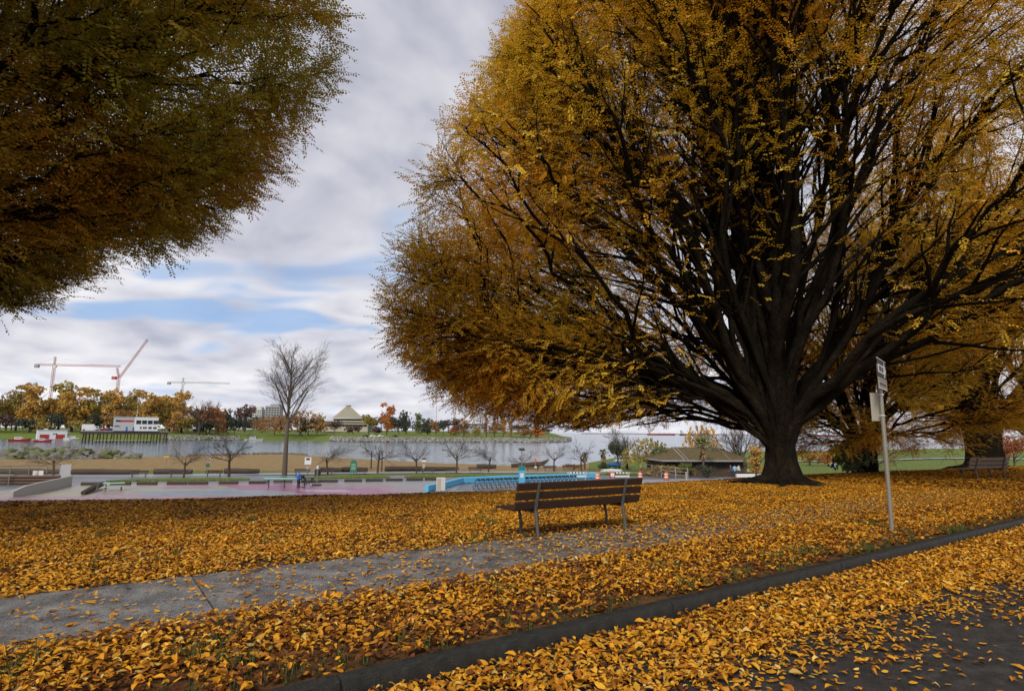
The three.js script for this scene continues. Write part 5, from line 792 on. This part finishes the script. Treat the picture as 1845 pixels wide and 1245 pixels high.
  const ns = on(1365, 860, LOW), nb = thing('notice_stand', 'pink and white notice stand behind the low wall', 'sign', ns); part('panel', box(0.8, 0.55, 0.04, [0, 0.95, 0]), M.offwhite, nb); part('header', box(0.6, 0.2, 0.02, [0, 1.0, 0.03]), M.red, nb); part('leg', [bar([-0.3, 0, 0], [-0.3, 0.8, 0], 0.03), bar([0.3, 0, 0], [0.3, 0.8, 0], 0.03), bar([0, 1.2, 0], [0, 1.8, 0], 0.03)], M.grey, nb);
  const rf = on(1237, 866, LOW), rl = thing('road_post', 'short timber post beside the lone traffic barrel', 'post', rf); part('pole', rbox(0.16, 1.1, 0.16, 0.02, [0, 0.55, 0]), M.beige, rl); part('cap', box(0.2, 0.06, 0.2, [0, 1.13, 0]), M.beige, rl);
  const sb = on(1502, 846, LOW), s2 = thing('small_sign', 'little blue and white sign on the lawn by ivy', 'sign', sb); part('panel', box(0.7, 0.8, 0.05, [0, 0.7, 0]), M.blue, s2); part('frame', [box(0.8, 0.08, 0.07, [0, 1.12, 0]), box(0.08, 0.9, 0.07, [-0.38, 0.7, 0]), box(0.08, 0.9, 0.07, [0.38, 0.7, 0])], M.white, s2); part('leg', [bar([-0.3, 0, 0], [-0.3, 0.4, 0], 0.03), bar([0.3, 0, 0], [0.3, 0.4, 0], 0.03)], M.white, s2);
  // driveway and road across the lower lawn
  structure('lower_road', fan(1060, 2300, 40, (px) => lerp(74, 84, sstep(1060, 1500, px)), (px) => lerp(82, 92, sstep(1060, 1500, px)), 2, () => LOW + 0.01), M.path); structure('lawn_path', fan(1400, 2300, 30, 140, 144, 2, (px, d) => { const s = lookup(shoreTab, px), t = (d - 95.5) / (s - 95.5); return LOW + 0.12 + sstep(1480, 1720, px) * 1.6 * Math.sin(Math.min(1, t) * Math.PI); }), M.path);
}

// ------------------------------------------------------------------ fence and ramp wall on the left
{
  const A = on(-60, 878, LOW), B = on(112, 868, LOW), o = thing('mesh_fence', 'grey chain mesh fence with a white notice above the ramp', 'fence', [0, 0, 0]), n = 5, Hh = 2.1;
  const cn = (q) => q.clone();
  for (let i = 0; i <= n; i++) { const q = A.clone().lerp(B, i / n); part('fence_post', bar(q, q.clone().add(V(0, Hh, 0)), 0.05), M.galv, o); }
  part('top_rail', bar(A.clone().setY(LOW + Hh), B.clone().setY(LOW + Hh), 0.035), M.galv, o);
  const g = new Acc(), L = A.distanceTo(B), st = 0.22, P = (x, y) => A.clone().lerp(B, Math.min(1, Math.max(0, x / L))).setY(LOW + y);
  for (let x = -Hh; x < L; x += st) { const c0 = Math.max(0, x), c1 = Math.min(L, x + Hh); if (c1 > c0) { g.tube([P(c0, c0 - x), P(c1, c1 - x)], [0.006, 0.006], 3); g.tube([P(c0, Hh - (c0 - x)), P(c1, Hh - (c1 - x))], [0.006, 0.006], 3); } }
  part('wire_mesh', g.geo(), M.galv, o);
  const nt = part('notice', box(1.15, 1.0, 0.03, [0, 0, 0]), M.white, o); nt.position.copy(at(67, 856, -A.clone().lerp(B, 0.74).z - 0.2)); nt.rotation.y = 0.1;
  const gp = part('gate_panel', box(1.1, 2.05, 0.06, [0, 0, 0]), mat([0.5, 0.5, 0.5], 0.6), o); gp.position.copy(B.clone().setY(LOW + 1.03)).add(V(0.2, 0, 0.1)); gp.rotation.y = 0.5;
  const r = thing('ramp_wall', 'low sloping concrete ramp wall below the mesh fence', 'wall', [0, 0, 0]), pts = [[22, 896, 0.5], [45, 893, 0.9], [75, 887, 1.0], [104, 880, 1.0], [128, 874.5, 1.05]].map(([a, b, h]) => [on(a, b, LOW), h]);
  for (let i = 0; i < pts.length - 1; i++) { const [a, h0] = pts[i], [b, h1] = pts[i + 1], w = V(b.z - a.z, 0, -(b.x - a.x)).normalize().multiplyScalar(0.32), q = new Acc(), U = (v, y) => v.clone().setY(LOW + y), a0 = U(a, 0), a1 = U(a, h0), b0 = U(b, 0), b1 = U(b, h1), c0 = a0.clone().add(w), c1 = a1.clone().add(w), d0 = b0.clone().add(w), d1 = b1.clone().add(w); for (const [x, y, z, t] of [[a0, b0, b1, a1], [c0, c1, d1, d0], [a1, b1, d1, c1], [a0, a1, c1, c0], [b0, d0, d1, b1]]) { q.tri(x, y, z); q.tri(x, z, t); } part('wall_section', q.geo(), M.lightConcrete, r); }
  const bk = thing('timber_wall', 'dark timber retaining wall behind the mesh fence', 'wall', [0, 0, 0]), p0 = on(-60, 874, LOW), p1 = on(106, 872, LOW); for (let k = 0; k < 3; k++) part('beam', bar(p0.clone().setY(LOW + 0.18 + k * 0.32), p1.clone().setY(LOW + 0.18 + k * 0.32), 0.17, 0.17, 6), M.brown, bk);
}

// ------------------------------------------------------------------ pier, marina and boats across the water
{
  const A = at(143, 790, 348).setY(SEA), B = at(302, 790, 372).setY(SEA), mid = A.clone().lerp(B, 0.5), L = A.distanceTo(B), turn = Math.atan2(-(B.z - A.z), B.x - A.x), deck = 1.0, o = thing('timber_pier', 'long timber pier on many piles carrying the white building', 'pier', mid.clone().setY(0), turn);
  part('deck', box(L, 0.6, 16, [0, deck - 0.3, -7]), M.grey, o); part('fascia', box(L, 1.5, 0.4, [0, deck - 1.2, 0.9]), M.timber, o); part('walkway', box(L * 0.62, 0.25, 1.5, [-L * 0.02, SEA + 1.4, 1.8]), M.beige, o);
  for (let k = 0; k < 26; k++) { const x = -L / 2 + 0.8 + k * (L - 1.6) / 25; for (const z of [0.6, -5]) part('pile', bar([x, SEA - 1, z], [x + (k % 4 === 0 ? 0.8 : 0), deck - 0.6, z], 0.32, 0.28, 6), k % 3 ? M.timber : M.brown, o); }
  // white two-storey building, its left half grey with a red band
  const W = 23, Hh = 8.2, D = 11, b = thing('pier_building', 'white and grey two storey building with a red band on the pier', 'building', mid.clone().setY(deck).add(V(0, 0, 0)), turn); b.position.copy(at(243, 777, -mid.z + 1)).setY(deck);
  const greyW = mat([0.45, 0.45, 0.46], 0.7); part('wall', box(W * 0.46, Hh - 0.3, D, [-W * 0.27, (Hh - 0.3) / 2, -D / 2]), greyW, b); part('wall', box(W * 0.54, Hh, D, [W * 0.23, Hh / 2, -D / 2 + 0.1]), M.white, b);
  part('roof', box(W + 0.4, 0.3, D + 0.4, [0, Hh + 0.12, -D / 2 + 0.05]), M.offwhite, b); part('red_band', box(W * 0.3, 1.1, 0.1, [-W * 0.2, 5.9, 0.05]), M.red, b); part('dark_band', box(W * 0.1, 1.1, 0.1, [-W * 0.4, 5.9, 0.05]), M.dark, b);
  for (let k = 0; k < 4; k++) { const w = part('window', box(2.5, 2.3, 0.1, [W * 0.04 + k * 3.0 + 0.3, 5.3, 0.14]), M.dark, b); part('pane', box(2.3, 1.4, 0.04, [W * 0.04 + k * 3.0 + 0.3, 5.6, 0.21]), M.glass, w); }
  for (const x of [0.12, 0.19, 0.235, 0.31, 0.35, 0.42, 0.46]) { const w = part('window', box(0.75, 1.3, 0.1, [W * x - 0.2, 1.9, 0.14]), M.dark, b); part('pane', box(0.6, 1.1, 0.04, [W * x - 0.2, 1.9, 0.21]), M.glass, w); }
  for (const x of [-0.2, -0.05]) { const dr = part('door', box(0.9, 2.4, 0.1, [W * x, 1.2, 0.05]), M.blue, b); part('handle', box(0.1, 0.2, 0.08, [W * x + 0.3, 1.2, 0.12]), M.galv, dr); } part('awning', box(2.6, 0.25, 0.5, [-W * 0.42, 3.0, 0.2]), M.dark, b);
  const mast = part('flag_mast', bar([0, Hh, -3], [0, Hh + 6.5, -3], 0.12, 0.06), M.white, b); part('mast_top', new THREE.SphereGeometry(0.25, 8, 6).translate(0, Hh + 6.5, -3), M.white, mast);
  // vehicles on the pier
  const car = (name, label, x, y, z, turn2, m, s = 1, group) => { const c = thing(name, label, 'car', [x, y, z], turn2, group); const sh = new THREE.Shape(); [[-2.1, 0.35], [-2.1, 0.85], [-1.5, 0.95], [-0.9, 1.45], [0.6, 1.45], [1.25, 0.95], [2.1, 0.85], [2.1, 0.35]].forEach(([a, d], i) => (i ? sh.lineTo(a, d) : sh.moveTo(a, d))); part('body', put(indexed(new THREE.ExtrudeGeometry(sh, { depth: 1.5, bevelEnabled: true, bevelSize: 0.1, bevelThickness: 0.1, bevelSegments: 1 })), [0, 0, -0.75]), m, c); const gl = new THREE.Shape(); [[-1.25, 0.98], [-0.85, 1.36], [0.52, 1.36], [1.0, 0.98]].forEach(([a, d], i) => (i ? gl.lineTo(a, d) : gl.moveTo(a, d))); part('side_window', put(indexed(new THREE.ExtrudeGeometry(gl, { depth: 1.74, bevelEnabled: false })), [0, 0, -0.87]), M.glass, c); for (const a of [-1.3, 1.3]) for (const d of [-0.8, 0.8]) part('wheel', new THREE.CylinderGeometry(0.34, 0.34, 0.22, 12).rotateX(Math.PI / 2).translate(a, 0.34, d), M.black, c); c.scale.setScalar(s); return c; };
  const onPier = (px, off = 1) => { const q = at(px, 777, 1); const t = (px - 145) / 155, w = A.clone().lerp(B, t); const k = (pxDir(px) * -w.z - w.x); return V(w.x + k, deck, w.z - off); };
  [[193, M.red, 'red car parked on the pier'], [203, mat([0.12, 0.05, 0.14], 0.3), 'dark purple car parked on the pier'], [184, mat([0.35, 0.36, 0.38], 0.3), 'silver car parked on the pier']].forEach(([px, m, label]) => { const q = onPier(px, 2); car('parked_car', label, q.x, q.y, q.z, turn + 0.1, m, 1.1, 'cars on the pier'); });
  { const q = onPier(160, 3), v = thing('box_truck', 'white box truck parked at the pier end', 'truck', q, turn); part('box', rbox(6, 3.2, 2.5, 0.08, [0, 2.1, 0]), M.white, v); part('cab', rbox(2.2, 2.2, 2.3, 0.2, [4.2, 1.5, 0]), M.white, v); part('window', box(1.2, 0.8, 2.34, [4.4, 2.0, 0]), M.glass, v); for (const x of [-1.8, 4.1]) part('wheel', new THREE.CylinderGeometry(0.5, 0.5, 2.5, 12).rotateX(Math.PI / 2).translate(x, 0.5, 0), M.black, v); }
  // far car park and seawall cars
  [[92, 764, M.offwhite], [118, 765, M.dark], [130, 765, M.grey], [676, 785, M.white], [690, 785, M.white], [663, 784.5, M.dark], [715, 785, M.dark], [545, 778, M.grey]].forEach(([px, py, m], i) => { const d = px < 200 ? 468 : px === 545 ? 530 : 468, q = V(pxDir(px) * d, farLand(px, d) + 0.05, -d); car('parked_car', `${ORD[i]} ${['pale', 'black', 'grey', 'white', 'white', 'black', 'black', 'grey'][i]} car from the left on the far shore`, q.x, q.y, q.z, 0.2 * i, m, 1.15, 'cars parked across the water'); });
  // boathouse float with red doors
  const f = on(92, 793, SEA), bh = thing('boathouse', 'white floating boathouse with two red doors', 'building', f, turn + 0.2); part('float', box(25, 0.8, 9, [2, 0.3, -2]), M.grey, bh); part('wall', box(17, 6.2, 6, [0, 3.8, -3]), M.white, bh); part('roof', box(17.4, 0.3, 6.6, [0, 7.05, -3]), M.offwhite, bh); for (const x of [-4.4, 4.6]) { const dd = part('door', box(5.2, 3.2, 0.2, [x, 2.3, 0.1]), M.red, bh); part('door_line', [box(0.1, 3.0, 0.05, [x - 1.3, 2.3, 0.22]), box(0.1, 3.0, 0.05, [x, 2.3, 0.22]), box(0.1, 3.0, 0.05, [x + 1.3, 2.3, 0.22])], M.dark, dd); } for (const x of [0.8, 2.2]) part('window', box(1.0, 0.7, 0.1, [x, 4.4, 0.05]), M.glass, bh);
  const hullG = (L, W, H) => { const g = new THREE.BoxGeometry(L, H, W, 8, 2, 4), p = g.attributes.position; for (let i = 0; i < p.count; i++) { const x = p.getX(i) / L, y = p.getY(i) / H + 0.5, t = Math.max(0, (x - 0.1) / 0.4); p.setZ(i, p.getZ(i) * (1 - t * t * 0.92) * (0.7 + 0.3 * y)); p.setY(i, p.getY(i) + (t * t * H * 0.4) * y + H / 2); p.setX(i, p.getX(i) + t * y * H * 0.35); } g.computeVertexNormals(); return g; };
  const boat = (name, label, px, py, L, hull, turn2, kind, group) => { const q = on(px, py, SEA), b2 = thing(name, label, 'boat', q.setY(SEA - 0.25), turn2, group); part('hull', hullG(L, L * 0.3, L * 0.16), hull, b2); part('cabin', rbox(L * 0.34, L * 0.13, L * 0.2, 0.1, [-L * 0.05, L * 0.22, 0]), M.white, b2); part('cabin_window', box(L * 0.28, L * 0.05, L * 0.205, [-L * 0.05, L * 0.24, 0]), M.glass, b2); if (kind) { const ms = part('mast', bar([L * 0.05, L * 0.16, 0], [L * 0.05, L * kind, 0], 0.12, 0.08), M.galv, b2); part('boom', bar([L * 0.05, L * 0.3, 0], [-L * 0.4, L * 0.3, 0], 0.18, 0.14), M.blue, ms); part('stay', [bar([L * 0.55, L * 0.2, 0], [L * 0.05, L * kind, 0], 0.03, 0.03, 3), bar([-L * 0.5, L * 0.2, 0], [L * 0.05, L * kind, 0], 0.03, 0.03, 3)], M.galv, ms); } return b2; };
  boat('work_boat', 'dark red work boat at the left edge of the marina', 34, 796, 11, M.darkRed = mat([0.26, 0.025, 0.02], 0.5), 0.15, 0); boat('work_boat', 'red work boat moored in front of the boathouse', 76, 797, 9, M.darkRed, 0.1, 0);
  [[30, 784, 11, 1.35], [44, 786, 10, 1.3], [56, 784, 11, 1.5], [120, 790, 9, 1.4], [128, 788, 10, 0], [20, 782, 12, 1.4], [64, 782, 9, 1.6], [-14, 786, 12, 1.3]].forEach(([px, py, L, k], i) => boat('sail_boat', `${ORD[i]} small white marina boat among those by the boathouse`, px, py + 4, L, i % 3 ? M.white : M.offwhite, i * 0.8 + 0.3, k, 'boats moored in the marina'));
  boat('sail_boat', 'white sailboat moored before the brown willow', 456, 795, 12, M.offwhite, 0.3, 1.35); boat('motor_yacht', 'white motor yacht moored left of the dome', 571, 789, 20, M.white, 0.1, 0);
  [[165, 755, 7], [172, 757, 8], [92, 757, 7]].forEach(([px, py, L], i) => { const d = 475, q = V(pxDir(px) * d, farLand(px, d), -d), b3 = thing('dry_boat', ['white hauled out boat beside the rust tree', 'white hauled out boat with a blue keel', 'blue covered boat on the far hard standing'][i], 'boat', q, 0.4); const hl = part('hull', hullG(L, L * 0.34, L * 0.28), i === 2 ? M.blue : M.white, b3); hl.position.y = 1.2; part('keel', box(L * 0.4, 1.4, 0.3, [0, 0.7, 0]), M.blue, b3); part('cabin', rbox(L * 0.4, 1.2, L * 0.22, 0.1, [0, 1.2 + L * 0.34, 0]), M.offwhite, b3); });
}

// ------------------------------------------------------------------ cranes, dome, towers, mast, ships
function lattice(A, a, b, w, n, r) { const d = b.clone().sub(a), L = d.length(); d.normalize(); const s = V(0, 0, 1).cross(d).normalize().multiplyScalar(w / 2), t = d.clone().cross(s).normalize().multiplyScalar(w / 2), C = [[1, 1], [1, -1], [-1, -1], [-1, 1]].map(([x, y]) => s.clone().multiplyScalar(x).addScaledVector(t, y)); for (const c of C) A.tube([a.clone().add(c), b.clone().add(c)], [r, r], 4); for (let k = 0; k < n; k++) for (let j = 0; j < 4; j++) A.tube([a.clone().addScaledVector(d, (L * k) / n).add(C[j]), a.clone().addScaledVector(d, (L * (k + 1)) / n).add(C[(j + 1) % 4])], [r * 0.6, r * 0.6], 3); }
{
  const crane = (label, px, base, top, jib0, jib1, jy, d, m) => { const foot = farAt(px, d), H = at(px, jy, d).y - foot.y, o = thing('tower_crane', label, 'crane', foot); const A = new Acc(); lattice(A, V(0, 0, 0), V(0, H, 0), 1.9, 34, 0.16); part('mast', A.geo(), m, o); const k = d / FOCAL, B = new Acc(); lattice(B, V(0, H, 0), V((jib1 - px) * k, H + (jib1 - px) * k * -0.012, 0), 1.5, 40, 0.13); part('jib', B.geo(), m, o); const C = new Acc(); lattice(C, V(0, H, 0), V((jib0 - px) * k, H, 0), 1.5, 10, 0.14); const cj = part('counter_jib', C.geo(), m, o); part('counterweight', box(4, 3, 2.2, [(jib0 - px) * k + 2, H - 1.4, 0]), M.grey, cj); const hT = at(px, top, d).y - foot.y, Tt = new Acc(); lattice(Tt, V(0, H, 0), V(0, hT, 0), 1.3, 5, 0.16); part('apex', Tt.geo(), m, o); part('tie', [bar([0, hT, 0], [(jib1 - px) * k * 0.6, H + 0.6, 0], 0.07, 0.07, 3), bar([0, hT, 0], [(jib0 - px) * k * 0.85, H + 0.6, 0], 0.07, 0.07, 3)], M.grey, o); part('cab', box(2, 2.2, 2, [1.8, H - 1.6, 0.8]), M.white, o); };
  crane('tall red tower crane with a long level jib above the trees', 93, 690, 643, 58, 213, 657.5, 600, M.craneRed); crane('distant grey and red tower crane with a level jib', 329, 706, 681, 301, 413, 689, 760, M.craneGrey);
  const d = 610, px = 212, foot = farAt(px, d), H = at(px, 680, d).y - foot.y, o = thing('luffing_crane', 'red luffing crane with its boom raised steeply', 'crane', foot), A = new Acc(), B = new Acc(), C = new Acc(), tip = at(265, 612, d).sub(foot), pk = at(210, 663, d).sub(foot), cw = at(203, 681, d).sub(foot); lattice(A, V(0, 0, 0), V(0, H, 0), 2.0, 30, 0.17); part('mast', A.geo(), M.craneRed, o); lattice(B, V(1, H, 0), tip, 1.6, 36, 0.14); part('boom', B.geo(), M.craneRed, o); lattice(C, V(0, H, 0), pk, 1.4, 6, 0.16); part('apex', C.geo(), M.craneRed, o); part('counter_jib', [bar(V(0, H, 0), cw, 0.6, 0.5), box(4, 3, 2.5, [cw.x + 1, cw.y, 0])], M.craneRed, o); part('tie', [bar(pk, tip.clone().multiplyScalar(0.7).addScaledVector(V(1, H, 0), 0.3), 0.07, 0.07, 3), bar(tip, tip.clone().add(V(0, -9, 0)), 0.06, 0.06, 3)], M.grey, o);
}
{
  const d = 620, c = at(626, 757, d), o = thing('domed_building', 'pale conical ribbed domed hall with a flared finial on a white drum', 'building', c.setY(farLand(626, d)), 0.1), k = d / FOCAL, yb = at(626, 754, d).y - c.y;
  const domeM = mat([0.29, 0.28, 0.21], 0.7), R0 = 27 * k;
  const pts = [[R0, yb], [R0 * 0.93, yb + 1.0], [R0 * 0.72, yb + 3.8], [R0 * 0.45, yb + 7.8], [R0 * 0.24, yb + 10.8], [R0 * 0.14, yb + 12.2], [R0 * 0.15, yb + 12.8], [R0 * 0.2, yb + 13.6], [0.01, yb + 13.7]].map(([x, y]) => new THREE.Vector2(x, y));
  part('dome', new THREE.LatheGeometry(pts, 48), domeM, o); for (let i = 0; i < 40; i++) { const a = (i / 40) * 6.283, q = pts.slice(0, 6).map((v) => V(Math.cos(a) * v.x, v.y + 0.1, Math.sin(a) * v.x)); part('rib', new Acc().tube(q, (t) => lerp(0.34, 0.14, t), 4).geo(), M.beige, o); }
  part('drum', new THREE.CylinderGeometry(R0 * 0.9, R0 * 0.9, 3.2, 40).translate(0, yb - 1.7, 0), M.dark, o); part('terrace', new THREE.CylinderGeometry(R0 * 1.02, R0 * 1.02, 1.0, 40).translate(0, yb - 0.2, 0), M.offwhite, o); part('podium', [box(R0 * 2.9, yb - 3, R0 * 1.9, [0, (yb - 3) / 2, 0]), box(R0 * 3.1, 1.2, R0 * 2.1, [0, yb - 3.2, 0])], M.beige, o);
  for (let i = 0; i < 12; i++) { const w = part('window', box(3.4, 2.2, 0.3, [-R0 * 1.3 + i * R0 * 0.236, (yb - 3) * 0.6, R0 * 0.96]), M.dark, o); part('pane', box(3.0, 1.8, 0.1, [-R0 * 1.3 + i * R0 * 0.236, (yb - 3) * 0.6, R0 * 0.96 + 0.2]), M.glass, w); }
}
[[468, 737, 20, 'pale stepped apartment tower left of the tall leafless tree', M.offwhite], [497, 732, 26, 'grey apartment tower behind the tall leafless tree', M.grey]].forEach(([px, top, w, label, m]) => { const d = 900, W = (w / FOCAL) * d, p = V(pxDir(px) * d, 2, -d), h = at(px, top, d).y - 2, o = thing('apartment_tower', label, 'building', p); part('wall', box(W, h, 14, [0, h / 2, 0]), m, o); part('roof', box(W * 0.6, 3, 10, [W * 0.1, h + 1.5, 0]), m, o); for (let r = 0; r < 6; r++) for (let q = 0; q < 5; q++) { const wd = part('window', box(W * 0.13, 1.6, 0.3, [-W * 0.38 + q * W * 0.19, h - 3 - r * 3.4, 7.05]), M.dark, o); part('pane', box(W * 0.11, 1.3, 0.1, [-W * 0.38 + q * W * 0.19, h - 3 - r * 3.4, 7.26]), M.glass, wd); } });
{ const d = 560, q = farAt(788, d), H = at(788, 714, d).y - q.y, o = thing('radio_mast', 'slender pale mast with a red foot on the far shore', 'mast', q), A = new Acc(), B = new Acc(); lattice(B, V(0, 0, 0), V(0, H * 0.4, 0), 0.9, 10, 0.12); part('red_foot', B.geo(), M.craneRed, o); part('pole', bar([0, H * 0.4, 0], [0, H, 0], 0.2, 0.12), M.galv, o); part('collar', box(1.6, 1.0, 1.6, [0, H * 0.4, 0]), M.white, o); }
{ const d = 640, q = V(pxDir(858) * d, farLand(858, d), -d), o = thing('pavilion', 'low pale flat roofed pavilion behind the poplars', 'building', q), y = at(858, 764, d).y - q.y; part('wall', box(20, Math.max(3, y), 8, [0, Math.max(3, y) / 2, 0]), M.grey, o); part('roof', box(24, 0.8, 11, [0, Math.max(3, y) + 0.4, 0]), M.offwhite, o); for (let k = 0; k < 5; k++) part('window', box(2.6, 1.6, 0.2, [-8 + k * 4, Math.max(3, y) * 0.6, 4.05]), M.glass, o); }
[[1190, 3300, 'reddish freighter anchored farthest left in the bay', -0.1], [1245, 3600, 'dark freighter anchored behind the yellow birch', 0.15], [1480, 3000, 'red freighter anchored just right of the big trunk', 0.05], [1650, 3400, 'freighter anchored at the right behind the pole', -0.1]].forEach(([px, d, label, t], i) => {
  const p = V(pxDir(px) * d, SEA - 1, -d), L = 150, o = thing('freighter', label, 'ship', p, t, 'ships anchored in the bay'); part('hull', (() => { const g = new THREE.BoxGeometry(L, 11, 22, 10, 2, 2), q = g.attributes.position; for (let k = 0; k < q.count; k++) { const x = q.getX(k) / L, s = Math.max(0, (x - 0.38) / 0.12); q.setZ(k, q.getZ(k) * (1 - 0.9 * s * s)); q.setY(k, q.getY(k) + 5.5); } g.computeVertexNormals(); return g; })(), i % 2 ? M.timber : mat([0.22, 0.06, 0.05], 0.6), o); part('bridge', rbox(14, 15, 18, 0.5, [-L * 0.42, 18, 0]), M.offwhite, o); part('funnel', box(5, 6, 5, [-L * 0.46, 28, 0]), M.dark, o); for (let k = 0; k < 4; k++) part('deck_crane', bar([-L * 0.25 + k * L * 0.18, 11, 0], [-L * 0.25 + k * L * 0.18, 22, 0], 1, 0.7), M.beige, o);
});
renderer.render(scene, camera);
